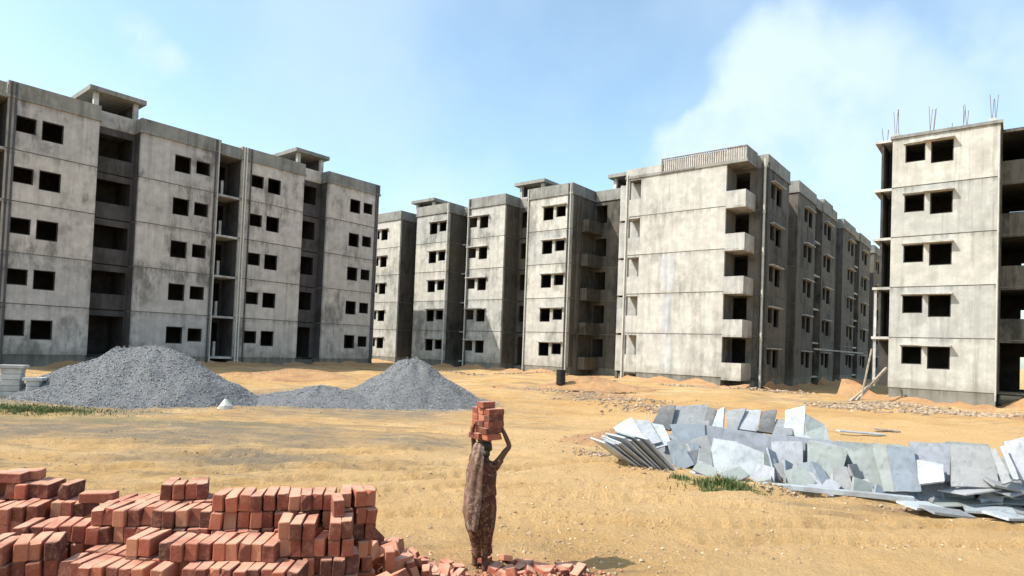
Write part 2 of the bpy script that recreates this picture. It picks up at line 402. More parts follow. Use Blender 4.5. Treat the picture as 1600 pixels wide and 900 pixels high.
# left balconies: parapet between an edge pier and the end wall, room behind
D.mk('balcony_parapet', fr_box(MB(), 1, 22.605, 23.58, ud, ud+.12, .036, 1.35), M['conD'], zs=LV)
D.mk('balcony_lintel', fr_box(MB(), 1, 22.605, 23.58, ud, ud+.16, 2.84, 2.965), M['conD'], zs=LV)
D.solid('corner_pier', 1, 23.6, 23.9, ud, ud+.3, .3, ROOF)
D.mk('floor_slab', fr_box(MB(), 1, 22.605, 23.88, ud+.31, ud+2.05, -.12, .03), M['slabc'], zs=LV)
D.mk('floor_joint', fr_box(MB(), 1, 22.605, 23.58, ud+.03, ud+.3, -.036, .036), M['joint'], zs=LV)
D.wall(1, 22.62, 25.0, ud+1.1, .2, [(22.62, 22.95, .05, 2.87)], z0=.035, z1=2.87, mat=M['conD'])
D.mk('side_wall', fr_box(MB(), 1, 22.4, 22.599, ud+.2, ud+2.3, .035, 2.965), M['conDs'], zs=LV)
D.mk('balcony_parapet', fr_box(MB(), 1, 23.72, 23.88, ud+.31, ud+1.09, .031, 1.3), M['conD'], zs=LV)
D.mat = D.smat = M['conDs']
for (a_, b_, z0_, z1_) in ((19.75, 20.75, ZF+6.2, ZF+8.9), (19.85, 20.55, ZF+3.05, ZF+5.95), (19.7, 20.5, ZF+.1, ZF+2.95)):
    n_ = 9; l_ = [(a_+random.uniform(-.12, .12), z0_+(z1_-z0_)*i/n_) for i in range(n_+1)]; r_ = [(b_+random.uniform(-.12, .12), z0_+(z1_-z0_)*i/n_) for i in range(n_+1)]
    V_ = [(ud-.004, p_[0], p_[1]) for p_ in l_]+[(ud-.004, p_[0], p_[1]) for p_ in r_]
    mb = MB(); mb.poly(V_, [(i, i+1, n_+2+i, n_+1+i) for i in range(n_)]); D.mk('slurry_patch', mb, M['wash'])
# set-back wall right of the balconies, shaded
D.wall(1, 13.9, 16.2, ud+2.07, .2, [(15.05, 16.1, .05, 2.75)])
D.mk('floor_joint', fr_box(MB(), 1, 13.92, 16.2, ud+2.1, ud+3, -.036, .036), M['joint'], zs=LV[1:])
D.mk('inner_wall', fr_box(MB(), 1, 14.1, 24.9, ud+5.0, ud+5.15, .04, 2.95), M['inner'], zs=LV)
D.pipe(1, 13.98, ud+1.98, .4, ROOF+.6, .08, 'pipe_l'); D.pipe(1, 14.2, ud+1.99, .4, ROOF+.3, .05, 'pipe_d'); D.pipe(0, ud+2.25, 13.80, .4, ROOF+.3, .07, 'pipe_d')
D.pipe(1, 23.75, ud-.08, .4, ROOF+.3, .05, 'pipe_l')
# long side
vd = 13.9
def dwin(a): return pair(a+2.0-.75, a+2.45-.05, s_w=.95, l_w=1.1)
us = ud+2.07
D.block(0, us+.2, us+5.6, vd, DP, [(us+1.1, us+2.1, 1.0, 2.1), (us+2.45, us+3.7, .75, 2.1)], sides=(0, 1), shade=.3)
D.stairbay(0, us+5.6, us+8.2, vd+1.6, DP-1.6, door=False, op=(us+6.4, us+8.0))
D.block(0, us+8.2, us+13.8, vd, DP, [(us+10.2, us+11.2, 1.0, 2.1), (us+11.6, us+12.8, .75, 2.1)], shade=.3)
D.shaft(0, us+13.8, us+16.3, vd, DP)
D.block(0, us+16.3, us+21.9, vd, DP, [(us+17.0, us+18.0, 1.0, 2.1), (us+18.4, us+19.7, .75, 2.1)], shade=.3)
D.stairbay(0, us+21.9, us+25, vd+1.6, DP-1.6, door=False)
D.block(0, us+25, us+31, vd, DP, [(us+27.5, us+28.5, 1.0, 2.1), (us+29, us+30.2, .75, 2.1)], shade=.3)
D.shaft(0, us+31, us+33.6, vd, DP)
D.block(0, us+33.6, us+40, vd, DP, [(us+35, us+36, 1.0, 2.1), (us+36.5, us+38, .75, 2.1)], shade=.3)
D.block(0, us+42.6, us+48, vd, DP, [(us+44, us+45, 1.0, 2.1), (us+45.4, us+46.6, .75, 2.1)], shade=.3)
D.cabin(0, us+21.9, us+24.9, vd+1.4, vd+5.4, ROOF)
D.solid('side_wall', 0, ud+1.3, us+48, vd+DP, vd+DP+.2, .4, ROOF)
D.solid('plinth', 1, 16.05, 22.55, ud+.05, ud+3, -.6, ZF+.034, M['par'])
D.solid('plinth', 1, 22.6, 24.9, ud+1.4, ud+3, -.6, ZF-.13, M['par'])
D.solid('plinth', 1, 14.1, 16.0, ud+2.1, ud+3, -.6, ZF-.2, M['par'])
for k, (a, b) in enumerate(((us+13.9, us+21.8), )):
    D.solid('scaffold_beam', 0, us+9.5, us+30, vd-1.2, vd-1.1, ZF+2.3, ZF+2.42, M['slabc'])
D.mat = M['conD']
# roof slab over the end, and its parapet of cast uprights with a hand rail
D.solid('roof_slab', 1, 14.55, 23.95, ud-.08, ud+3, ROOF-.034, ROOF+.16, M['par'])
mb = MB(); fr_box(mb, 1, 20.85, 23.9, ud-.03, ud+.1, ROOF+.16, ROOF+.72)
D.mk('parapet', mb, M['conD'])
mb = MB(); fr_box(mb, 1, 16.0, 20.8, ud, ud+.12, ROOF+.16, ROOF+.98); D.mk('parapet', mb, M['conD'])
mb = MB(); fr_box(mb, 1, 14.6, 15.98, ud-.06, ud+.12, ROOF+.16, ROOF+1.1); fr_box(mb, 1, 14.6, 14.74, ud+.12, ud+2.2, ROOF+.16, ROOF+1.1); D.mk('parapet', mb, M['par'])
post = fr_box(MB(), 1, 0, .06, ud-.07, ud-.005, ROOF+.02, ROOF+1.1)
pm = None
for i in range(38):
    a = 14.65+i*.162
    if pm is None:
        o = D.mk('railing_post', fr_box(MB(), 1, a, a+.05, ud-.07, ud-.004, ROOF+.02, ROOF+1.08), M['pinkpost'])[0]; pm = o.data
    else:
        o = put('railing_post', pm, D.root, (0, i*.162, -D.z0))
D.solid('railing', 1, 14.6, 20.9, ud-.10, ud-.072, ROOF+1.02, ROOF+1.10, M['joint']); D.solid('railing', 1, 18.3, 20.9, ud-.10, ud-.072, ROOF-.02, ROOF+.08, M['joint'])
D.solid('railing_post', 1, 20.82, 20.92, ud-.11, ud-.004, ROOF-.06, ROOF+1.12, M['joint'])

# --- right building: flat sunlit front on u = 43.3
E_ = Bld('apartment_building', 'unfinished block at the right edge, pale front, bare reinforcing bars on its roof', (43.3, .86), M['conE'], 'unfinished five storey concrete apartment blocks')
ue = 43.3
ew = [(2.97, 4.06, 1.22, 2.5), (4.33, 5.34, 1.45, 2.5)]
E_.block(1, .86, 6.0, ue, 14, ew, shade=.0, parapet=0, sides=(1, 1))
E_.sunshade(1, 2.9, 4.42, ue, 2.52, .42)
E_.sunshade(1, 4.43, 5.44, ue, 2.56, .14, .05)
E_.mk('floor_slab', fr_box(MB(), 1, 6.005, 6.95, ue+.15, ue+2.6, -.10, .05), M['slabc'], zs=LV[1:]+[ROOF])
E_.mk('balcony_post', fr_box(MB(), 1, 6.72, 6.86, ue+.3, ue+.45, .05, 2.9), M['slabc'], zs=LV[:2])
E_.mk('balcony_parapet', fr_box(MB(), 1, 6.5, 6.62, ue+.3, ue+2.5, .05, 2.89), M['inner'], zs=LV[1:])
E_.mk('inner_wall', fr_box(MB(), 1, 6.0, 6.9, ue+2.6, ue+2.75, .05, 2.9), M['inner'], zs=LV)
# right, set-back wing: open landings you can see through
for z in LV:
    lo = z < LV[3]-.1
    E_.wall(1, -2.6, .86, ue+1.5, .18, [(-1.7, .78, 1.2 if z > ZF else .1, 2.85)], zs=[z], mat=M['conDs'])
    E_.wall(1, -2.6, .86, ue+8.0, .18, [(-.62, -.15, 1.25 if z > ZF else .1, 2.15)] if lo else [(-.6, .5, 2.5, 2.55)], zs=[z], mat=M['inner'])
E_.mk('floor_slab', fr_box(MB(), 1, -2.6, .85, ue+1.55, ue+8.1, -.12, .034), M['inner'], zs=LV+[ROOF])
E_.mk('floor_joint', fr_box(MB(), 1, -2.6, .85, ue+1.52, ue+1.54, -.03, .03), M['joint'], zs=LV)
E_.block(1, -7.8, -2.6, ue, 14, [(-5.3, -4.2, 1.22, 2.5), (-6.6, -5.6, 1.45, 2.5)], shade=.35, parapet=0)
E_.pipe(1, .9, ue-.06, .6, ROOF-.4, .035, 'pipe_l')
for cx, cv in ((5.75, ue+.3), (4.0, ue+.3), (2.4, ue+.3), (1.1, ue+.3), (6.6, ue+2), (3.3, ue+4), (1.3, ue+4.5), (5.6, ue+5)):
    hh = random.uniform(1.1, 2.1)
    for i in range(2):
        for j in range(2):
            x, y = cv+i*.16+random.uniform(-.02, .02), cx+j*.16
            E_.mk('reinforcing_bar', MB().bar((x, y, ROOF+.1), (x+random.uniform(-.12, .12), y+random.uniform(-.14, .14), ROOF+.1+hh*random.uniform(.75, 1)), .014, 5), M['rust'])
    if cx in (5.75, 1.1): E_.solid('column_stub', 1, cx-.06, cx+.26, cv-.05, cv+.22, ROOF+.1, ROOF+.4, M['slabc'])

# ------------------------------------------------------------------ ground
def patch(x, y):
    """0..1 masks of real ground colour: damp grey soil, green tinge, orange earth, brick dust"""
    n = noise.noise(Vector((x*.35, y*.35, 5)))*.5+noise.noise(Vector((x*1.1, y*1.1, 8)))*.3+noise.noise(Vector((x*3, y*3, 2)))*.2
    def el(cx, cy, rx, ry): return max(0, 1-math.hypot((x-cx)/rx, (y-cy)/ry)+n*.9)
    grey = min(1, 1.7*max(el(-9, 16.5, 9, 3.2), el(-5.5, 13, 4.5, 1.4)*.8, el(3.5, 15.5, 3, 1.6)*.5, el(-15, 24, 12, 7), el(-5, 25, 6, 5), el(19, 34, 6, 3)*.7, el(4, 31, 3, 2)*.5))
    green = min(1, 1.5*max(el(-16.5, 19.3, 4, 1.1), el(-12, 18, 8, 1.0)*.55, el(4.1, 12.0, 1.4, .5)))
    orange = min(1, 1.3*max(el(-11, 36, 9, 5), el(8, 28, 16, 6), el(1, 8.5, 8, 1.8)*.6, el(-4, 9.5, 5, 1.5)*.7, el(16, 20, 14, 5)*.8, el(9, 9, 8, 1.5)*.7, el(3, 6.2, 5, 1)*.6))
    red = min(1, 1.8*max(el(-1.5, 6.4, 2.6, 1.5), el(-3.5, 5.5, 4, 1.3), el(5, 33, 3, 2.5), el(.5, 6.3, 2, .8), el(24, 30, 6, 4)*.6, el(1.5, 35, 5, 2)*.6))
    return grey, green, orange, red
def worn(x, y):
    n = noise.noise(Vector((x*.3, y*.5, 15)))*.6+noise.noise(Vector((x*.9, y*1.6, 18)))*.4
    def el(cx, cy, rx, ry): return max(0, 1-math.hypot((x-cx)/rx, (y-cy)/ry)+n*.8)
    return min(1, 1.8*max(el(1.5, 11, 6, 3.5), el(6, 8, 8, 2.2), el(-2.5, 9, 4, 1.6), el(2, 17, 4, 4), el(-2, 14, 4, 1.2)*.8, el(14, 22, 9, 5), el(6, 24, 7, 4)*.8))
angs = []; a = -180.0
while a < 180:
    angs.append(a); a += .30 if -48 <= a <= 48 else 3.0
rs = []; r = .4
while r < 900:
    rs.append(r); r *= 1.0055 if 5 < r < 22 else (1.0115 if 4 < r < 60 else 1.06)
vs = [(0, 0, ground(0, 0))]; fs = []; cols = [(0, 0, 0, 0)]
na = len(angs)
for r in rs:
    for a in angs:
        x, y = r*sin(R(a)), r*cos(R(a)); vs.append((x, y, ground(x, y))); cols.append(patch(x, y) if -50 < a < 50 and r < 70 else (0, 0, .3, 0))
for i in range(na): fs.append((0, 1+(i+1) % na, 1+i))
for k in range(len(rs)-1):
    b = 1+k*na
    for i in range(na):
        j = (i+1) % na; fs.append((b+i, b+j, b+na+j, b+na+i))
gm = bpy.data.meshes.new('ground'); gm.from_pydata(vs, [], fs); gm.update()
at = gm.color_attributes.new('soil', 'FLOAT_COLOR', 'POINT'); at.data.foreach_set('color', [c for q in cols for c in q])
a2 = gm.color_attributes.new('worn', 'FLOAT_COLOR', 'POINT')
a2.data.foreach_set('color', [c for v in vs for c in ([worn(v[0], v[1]) if v[1] > 3 and v[1] < 40 else 0]*3+[1])])
gm.polygons.foreach_set('use_smooth', [True]*len(gm.polygons))
t = NT('sandy_ground')
atn = t.n('ShaderNodeAttribute'); atn.attribute_name = 'soil'; sp = t.n('ShaderNodeSeparateColor'); t.l(atn.outputs['Color'], sp.inputs[0])
n1 = t.noise(.5, 6, rough=.65); n2 = t.noise(3.5, 8, rough=.75); n3 = t.noise(30, 5, rough=.7); n4 = t.noise(1.2, 6, stretch=(.6, 1.8, 1), rough=.7)
n5 = t.noise(1.0, 7, stretch=(.28, 1.3, 1), rough=.72, off=(3, 9, 0))
aw = t.n('ShaderNodeAttribute'); aw.attribute_name = 'worn'; keepf = t.math('SUBTRACT', 1.0, t.math('MULTIPLY', aw.outputs['Fac'], .72))
c = t.mix(t.ramp(n1, .35, .65), (.62, .375, .15), (.68, .455, .225))
c = t.mix(t.math('MULTIPLY', t.ramp(n4, .46, .66), .6), c, (.50, .295, .115))
c = t.mix(t.math('MULTIPLY', t.math('MULTIPLY', t.ramp(n5, .50, .62), keepf), .7), c, (.30, .215, .13))
n6 = t.noise(1.7, 8, rough=.78, stretch=(.55, 1, 1), off=(7, 1, 0))
c = t.mix(t.math('MULTIPLY', t.math('MULTIPLY', t.ramp(n6, .53, .66), keepf), .6), c, (.33, .235, .135))
c = t.mix(t.math('MULTIPLY', sp.outputs[2], .6), c, (.56, .315, .11))
c = t.mix(t.math('MULTIPLY', sp.outputs[0], t.ramp(t.noise(1.0, 7, stretch=(.7, 2.2, 1), rough=.75, off=(1, 2, 0)), .36, .56, .35, .95)), c, (.26, .21, .15))
c = t.mix(t.math('MULTIPLY', sp.outputs[1], .55), c, (.16, .20, .08))
c = t.mix(t.math('MULTIPLY', atn.outputs['Alpha'], .42), c, (.46, .21, .12))
c = t.mix(t.math('MULTIPLY', aw.outputs['Fac'], .5), c, (.74, .485, .235))
c = t.mix(t.math('MULTIPLY', t.math('MULTIPLY', t.ramp(n2, .55, .74), keepf), .55), c, (.25, .18, .10))
c = t.mix(t.math('MULTIPLY', t.ramp(n2, .42, .26), .45), c, (.52, .41, .26))
c = t.mix(t.math('MULTIPLY', t.ramp(n3, .55, .70), .5), c, (.25, .18, .10))
c = t.mix(t.math('MULTIPLY', t.math('MULTIPLY', t.ramp(t.noise(9, 6, rough=.8), .56, .68), keepf), .45), c, (.30, .20, .11))
t.color(c); t.rough(.95); t.bump(t.math('ADD', t.math('MULTIPLY', n2, 1.2), t.math('ADD', t.math('MULTIPLY', n3, .5), t.math('MULTIPLY', t.noise(11, 6, rough=.8), .8))), 1.0, .10)
gm.materials.append(t.m)
go = bpy.data.objects.new('ground', gm); col.objects.link(go); tag(go, 'bare sandy building site ground, orange and pale with grey patches', kind='structure')

# ------------------------------------------------------------------ stones, clods, grass
def lumps(n, place, size, mat, name, flat=.7, parent=None):
    mb = MB()
    for i in range(n):
        p = place()
        if p is None: continue
        s = size()*1.0
        vv = []
        for d in ((1,0,0),(-1,0,0),(0,1,0),(0,-1,0),(0,0,1),(0,0,-1)):
            vv.append(Vector(d)*s*random.uniform(.6, 1.1))
        rm = Matrix.Rotation(random.uniform(0, 6.3), 3, Vector((random.random(), random.random(), random.random()+.1)).normalized())
        vv = [rm @ q for q in vv]; vv = [(p[0]+q.x, p[1]+q.y, p[2]+q.z*flat) for q in vv]
        mb.poly(vv, ((0,2,4),(2,1,4),(1,3,4),(3,0,4),(2,0,5),(1,2,5),(3,1,5),(0,3,5)))
    return mb
def stone_mat(name, dark, light, mixw=None):
    t = NT(name); c = t.mix(t.geo.outputs['Random Per Island'], dark, light)
    c = t.mix(t.math('MULTIPLY', t.ramp(t.noise(40, 3), .4, .7), .4), c, tuple(x*.6 for x in dark)); t.color(c); t.rough(.9)
    return t.m
t = NT('gravel_bed'); g1 = t.noise(9, 6, rough=.8); g2 = t.noise(30, 4, rough=.8); g3 = t.noise(.7, 4)
c = t.mix(t.ramp(g1, .35, .68), (.13, .13, .132), (.27, .27, .275)); c = t.mix(t.ramp(g2, .42, .66), c, (.37, .37, .375)); c = t.mix(t.math('MULTIPLY', t.ramp(g3, .55, .75), .35), c, (.20, .17, .14))
t.color(c); t.rough(.95); t.bump(t.math('ADD', g1, g2), 1.0, .08); M['gravel'] = t.m
M['stone'] = stone_mat('gravel_stones', (.13, .13, .13), (.42, .42, .425))
M['clod'] = stone_mat('earth_clods', (.28, .19, .11), (.60, .47, .31))
M['sandm'] = go.data.materials[0]
def heap(name, label, cx, cy, rx, ry, h, seed, nst, ridge=0, pexp=1.0, mat='gravel', stone='stone', group=None, ssz=(.014, .05), cat='gravel heap', stname='gravel'):
    zc = ground(cx, cy)
    def hh(x, y):
        dx, dy = (x-cx), (y-cy)
        dx = math.copysign(max(0, abs(dx)-ridge), dx)
        q = math.hypot(dx/rx, dy/ry)
        q += .10*noise.noise(Vector((x*.5, y*.5, seed)))+.05*noise.noise(Vector((x*1.4, y*1.4, seed)))
        s = max(0, 1-q)
        b = h*(1.0-math.sqrt((1-s)**2+.018)+.0) if s > 0 else -.06*(q-1)/.2
        s *= 1+.14*noise.noise(Vector((math.atan2(dy, dx)*2.3, seed, q*1.2))); b = h*s**pexp*.97 - .06*h*math.exp(-(q/.12)**2)
        return b + (.035*noise.noise(Vector((x*3, y*3, seed)))+.025*noise.noise(Vector((x*9, y*9, seed))))*min(1, s*8) - (.15 if s <= 0 else 0)
    st = .11; nx = int((rx*1.12+ridge)*2/st); ny = int(ry*1.12*2/st); V_ = []; F_ = []
    for j in range(ny+1):
        for i in range(nx+1):
            x = cx-(rx*1.12+ridge)+i*st; y = cy-ry*1.12+j*st; V_.append((x-cx, y-cy, ground(x, y)-zc+hh(x, y)))
    for j in range(ny):
        for i in range(nx):
            q = (j*(nx+1)+i, j*(nx+1)+i+1, (j+1)*(nx+1)+i+1, (j+1)*(nx+1)+i)
            if max(V_[k][2] for k in q) > -.12: F_.append(q)
    root = empty(name, (cx, cy, zc)); tag(root, label, cat, group)
    mb = MB(); mb.poly(V_, F_); o = mb.build('heap_body', M[mat], root, smooth=True)
    def place():
        a = random.uniform(0, 2*pi); q = math.sqrt(random.random())*1.12*(1 if random.random() < .93 else random.uniform(1, 1.7))
        x = cx+q*rx*cos(a)+random.uniform(-ridge, ridge); y = cy+q*ry*sin(a)
        return (x-cx, y-cy, ground(x, y)-zc+max(0, hh(x, y))+.005)
    s = lumps(nst, place, lambda: ssz[0]+(ssz[1]-ssz[0])*random.random()**2.2, None, 'gravel').build(stname, M[stone], root); s['kind'] = 'stuff'
    return root
heap('gravel_heap', 'large wide grey gravel heap at the left, in front of the shaded block', -14.1, 23.9, 4.3, 3.2, 2.05, 1.3, 16000, ridge=.5, group='grey gravel heaps')
heap('gravel_heap', 'pointed grey gravel heap left of the woman, nearer the middle', -4.15, 26.8, 3.3, 2.9, 1.95, 5.7, 11000, group='grey gravel heaps')
heap('gravel_heap', 'low spread of pale gravel between the two tall heaps', -7.6, 25.0, 3.4, 1.8, .72, 2.7, 5000, group='grey gravel heaps')
heap('earth_mound', 'low orange earth mound in front of the shaded block', -12.5, 35, 4, 2.0, .55, 4.1, 900, mat='sandm', stone='clod', cat='earth mound', stname='earth_lumps')
heap('earth_mound', 'pale sandy mound below the dark side of the middle block', 5.0, 37, 3.6, 2.0, .75, 6.1, 900, mat='sandm', stone='clod', cat='earth mound', stname='earth_lumps')
heap('earth_mound', 'sand mound with stones near the left end of the slab stacks', 2.9, 17.3, 1.5, 1.1, .38, 3.3, 500, mat='sandm', stone='clod', cat='earth mound', stname='earth_lumps')
heap('earth_mound', 'yellow sand mound beside the right block at the picture edge', 29.2, 34.5, 2.3, 1.8, 1.0, 7.3, 500, mat='sandm', stone='clod', cat='earth mound', stname='earth_lumps')
def bank(label, pts, h, w_):
    """earth thrown up against the foot of a block"""
    V_, F_ = [], []; n_ = 0; K = 9; P_ = []
    for (a, b) in zip(pts, pts[1:]):
        a, b = Vector(a), Vector(b); m_ = max(2, int((b-a).length/.35)); P_ += [a.lerp(b, i/m_) for i in range(m_)]
    P_.append(Vector(pts[-1])); d_ = (P_[-1]-P_[0]).normalized(); nn = Vector((-d_.y, d_.x, 0)); 
    if nn.y > 0 : nn = -nn
    for p_ in P_:
        hh = h*(.55+1.0*noise.noise(Vector((p_.x*.5, p_.y*.5, 3)))+.3*noise.noise(Vector((p_.x*2, p_.y*2, 3)))); hh = max(.03, hh); ww = w_*(.7+noise.noise(Vector((p_.x*.4, p_.y*.4, 7))))
        for k in range(K+1):
            q_ = p_+nn*(ww*k/K-.15); V_.append((q_.x, q_.y, ground(q_.x, q_.y)-.04+hh*(1-k/K)**1.4+.03*noise.noise(Vector((q_.x*4, q_.y*4, 1)))))
    for i in range(len(P_)-1):
        for k in range(K): F_.append((i*(K+1)+k, i*(K+1)+k+1, (i+1)*(K+1)+k+1, (i+1)*(K+1)+k))
    mb = MB(); c_ = Vector(V_[len(V_)//2]); mb.poly([Vector(v)-c_ for v in V_], F_); o = mb.build('earth_bank', M['sandm'], None, c_, True); tag(o, label, 'earth bank')
bank('earth banked against the foot of the long shaded left block', [W(9, 45.6), W(36.5, 45.6)], .5, 2.2)
bank('earth banked against the sunlit fronts of the middle block', [W(44.4, 57), W(44.4, 29.5)], .45, 2.5)
bank('earth and rubble banked against the centre right block end wall', [W(42.9, 24), W(42.9, 14)], .45, 1.8)
bank('earth banked along the dark long side of the centre right block', [W(45, 13.7), W(75, 13.7)], .6, 2.0)
bank('grey rubble bank at the foot of the right block', [W(43.2, 8.5), W(43.2, .4)], .8, 2.2)
def clod_place():
    r = 5.2+26*random.random()**1.8; a = R(random.uniform(-44, 44)); x, y = r*sin(a), r*cos(a)
    if noise.noise(Vector((x*.5, y*.5, 4))) < -.05 and random.random() < .75: return None
    return (x, y, ground(x, y)+.003)
co = lumps(20000, clod_place, lambda: .006+.036*random.random()**4, None, 'c').build('earth_clods', M['clod']); tag(co, 'small clods and pebbles strewn over the sandy ground', 'pebbles', kind='stuff')
M['rub'] = stone_mat('rubble_bits', (.22, .16, .11), (.48, .37, .26))
def rubble(label, spots, n, size=(.03, .14)):
    def pl():
        cx, cy, rx, ry = random.choice(spots); x = random.gauss(cx, rx*.5); y = random.gauss(cy, ry*.5)
        return (x, y, ground(x, y)+.02)
    o = lumps(n, pl, lambda: size[0]+(size[1]-size[0])*random.random()**2, None, 'r').build('rubble', M['rub']); tag(o, label, 'rubble', kind='stuff'); return o
rubble('reddish rubble strewn beyond the left end of the slabs', [(5.2, 30, 3, 2), (6.5, 27, 2.2, 1.5), (3.0, 34, 3, 1.5)], 900)
rubble('rubble and broken concrete along the foot of the right block', [(20, 33.4, 3, 1), (24, 31.8, 3, .9), (17.5, 32, 2, 1), (21, 30.5, 3, .7)], 1400, (.03, .2))
rubble('broken stone along the foot of the slab stacks', [(3.1, 13.5, .6, .8), (2.2, 15.2, .6, .8), (5.5, 11.9, 1.2, .25), (7.8, 11.1, 1, .3), (9.0, 16, 2, .5), (6.2, 17.8, 1.4, .4)], 900, (.015, .07))
rubble('rubble at the foot of the centre right block', [(8.6, 42.5, 2, .7), (13, 42, 3, .7), (-1, 50, 5, .8), (18, 42, 3, 1)], 900, (.04, .22))

t = NT('grass_blades'); t.color(t.mix(t.geo.outputs['Random Per Island'], (.05, .09, .02), (.20, .22, .09))); t.rough(.7); M['grass'] = t.m
def grass(label, cx, cy, rx, ry, n, h, name='grass'):
    mb = MB()
    for i in range(n):
        x, y = random.gauss(cx, rx*.45), random.gauss(cy, ry*.45); z = ground(x, y)-.01
        if noise.noise(Vector((x*2.2, y*3.5, 5))) < -.08 and random.random() < .85: continue
        k = math.exp(-((x-cx)/rx)**2-((y-cy)/ry)**2); hh = h*(.35+.65*k)*random.uniform(.5, 1.2); a = random.uniform(0, 2*pi); wd = .008+.006*random.random()
        lx, ly = random.gauss(0, .35)*hh, random.gauss(0, .35)*hh
        dx, dy = cos(a)*wd, sin(a)*wd
        mb.poly([(x-dx, y-dy, z), (x+dx, y+dy, z), (x+lx*.4+dx*.7, y+ly*.4+dy*.7, z+hh*.6), (x+lx*.4-dx*.7, y+ly*.4-dy*.7, z+hh*.6), (x+lx, y+ly, z+hh)], ((0,1,2,3), (3,2,4)))
    o = mb.build(name, M['grass']); tag(o, label, 'grass', kind='stuff'); return o
g = at_z(1128, 765, .03); grass('bright green grass tuft at the foot of the leaning white slabs', g.x, g.y, .62, .24, 1500, .24)
g = at_z(1062, 752, .03); grass('small dry grass tuft at the left end of the slab row', g.x, g.y, .25, .15, 300, .14)
g = at_z(40, 642, .03); grass('thin green grass in front of the big gravel heap at the left edge', g.x, g.y, 2.6, .9, 3000, .15)
g = at_z(140, 640, .03); grass('sparse weeds below the big gravel heap', g.x, g.y, 2.5, .5, 500, .07)

# ------------------------------------------------------------------ stone slabs
def slabmat(name, c, var=.12):
    t = NT(name); a = t.noise(3, 5, vec=t.tc.outputs['Object']); b = t.noise(.9, 6, vec=t.tc.outputs['Object'], rough=.7)
    k = t.mix(t.ramp(a, .3, .7), tuple(x*(1-var) for x in c), tuple(min(1, x*(1+var)) for x in c))
    k = t.mix(t.math('MULTIPLY', t.ramp(b, .46, .62), .5), k, (.23, .22, .205))
    k = t.mix(t.math('MULTIPLY', t.ramp(t.noise(7, 7, vec=t.tc.outputs['Object'], rough=.8), .52, .64), .5), k, tuple(x*.5 for x in c))
    k = t.mix(t.math('MULTIPLY', t.ramp(t.noise(1.0, 4, vec=t.geo.outputs['Position'], stretch=(9, 9, .8)), .54, .66), .35), k, tuple(x*.6 for x in c))
    k = t.mix(1.0, k, t.mix(t.obj.outputs['Random'], (.78, .79, .80), (1.08, 1.06, 1.02)), 'MULTIPLY')
    t.color(k); t.rough(.55); t.bump(t.noise(14, 5, vec=t.tc.outputs['Object']), .3, .01); return t.m
SM = {'white': slabmat('white_marble', (.41, .45, .49)), 'lilac': slabmat('lilac_grey_stone', (.35, .365, .41)), 'blue': slabmat('blue_grey_stone', (.27, .31, .36)),
      'green': slabmat('green_grey_stone', (.30, .33, .325)), 'dark': slabmat('rough_dark_stone', (.15, .15, .155), .25), 'grey': slabmat('grey_stone', (.27, .28, .295))}
def slab_px(name, quad, basedepth, lean, thick, mat, label, group, parent=None):
    """an irregular stone slab: corners TL TR BR BL, standing at its distance and leaning back"""
    TL, TR, BR, BL = [at_d(*q, basedepth+(lean if i < 2 else 0)+(q[0]-1200)*-.0035) for i, q in enumerate(quad)]
    nrm = (TR-TL).cross(BL-TL).normalized()
    if nrm.y < 0: nrm = -nrm
    c = (BL+BR)/2
    pts = [TL, TR, BR, BL]; n = []
    # ragged sawn/broken outline
    for i in range(4):
        a, b = pts[i], pts[(i+1) % 4]; n.append(a)
        for k in (1, 2): n.append(a.lerp(b, k/3)+(a-b).cross(nrm).normalized()*random.uniform(-.012, .012))
    bck = [p+nrm*thick for p in n]; m = len(n)
    mb = MB(); mb.poly([p-c for p in n]+[p-c for p in bck], [tuple(range(m)), tuple(reversed(range(m, 2*m)))]+[(i, i+m, (i+1) % m+m, (i+1) % m) for i in range(m)])
    o = mb.build(name, SM[mat], parent, c if parent is None else c-parent.location)
    if parent is None: tag(o, label, 'stone sheet', group)
    return o
G1 = 'stone slabs leaning in the stacks'
back = [((1033,634),(1056,633),(1047,672),(1018,664),'dark','rough dark slab at the left end of the back row'),
 ((1057,634),(1107,632),(1102,668),(1046,672),'grey','grey rough slab second from the left in the back row'),
 ((1106,636),(1120,638),(1112,668),(1098,668),'dark','narrow dark slab left of the small white piece in the back row'),
 ((1119,642),(1132,635),(1130,668),(1112,668),'white','small white pointed piece of stone in the back row'),
 ((1134,641),(1166,637),(1152,672),(1136,670),'grey','grey slab right of the small white piece in the back row'),
 ((1159,641),(1189,640),(1182,674),(1150,670),'lilac','pale lilac slab in the middle of the back row'),
 ((1190,643),(1214,640),(1208,677),(1184,673),'dark','dark slab right of the lilac one in the back row'),
 ((1213,655),(1240,655),(1238,680),(1207,678),'grey','short grey slab before the white piece in the back row'),
 ((1227,641),(1258,633),(1256,690),(1224,688),'white','white tapering slab toward the right end of the back row'),
 ((1257,645),(1290,664),(1298,692),(1262,692),'green','grey slab sloping away at the right end of the back row')]
for i, (a, b, c_, d, m_, lb) in enumerate(back):
    slab_px('stone_sheet', (a, b, c_, d), 14.6+random.uniform(-.1, .1), .45, .05, m_, lb, G1)
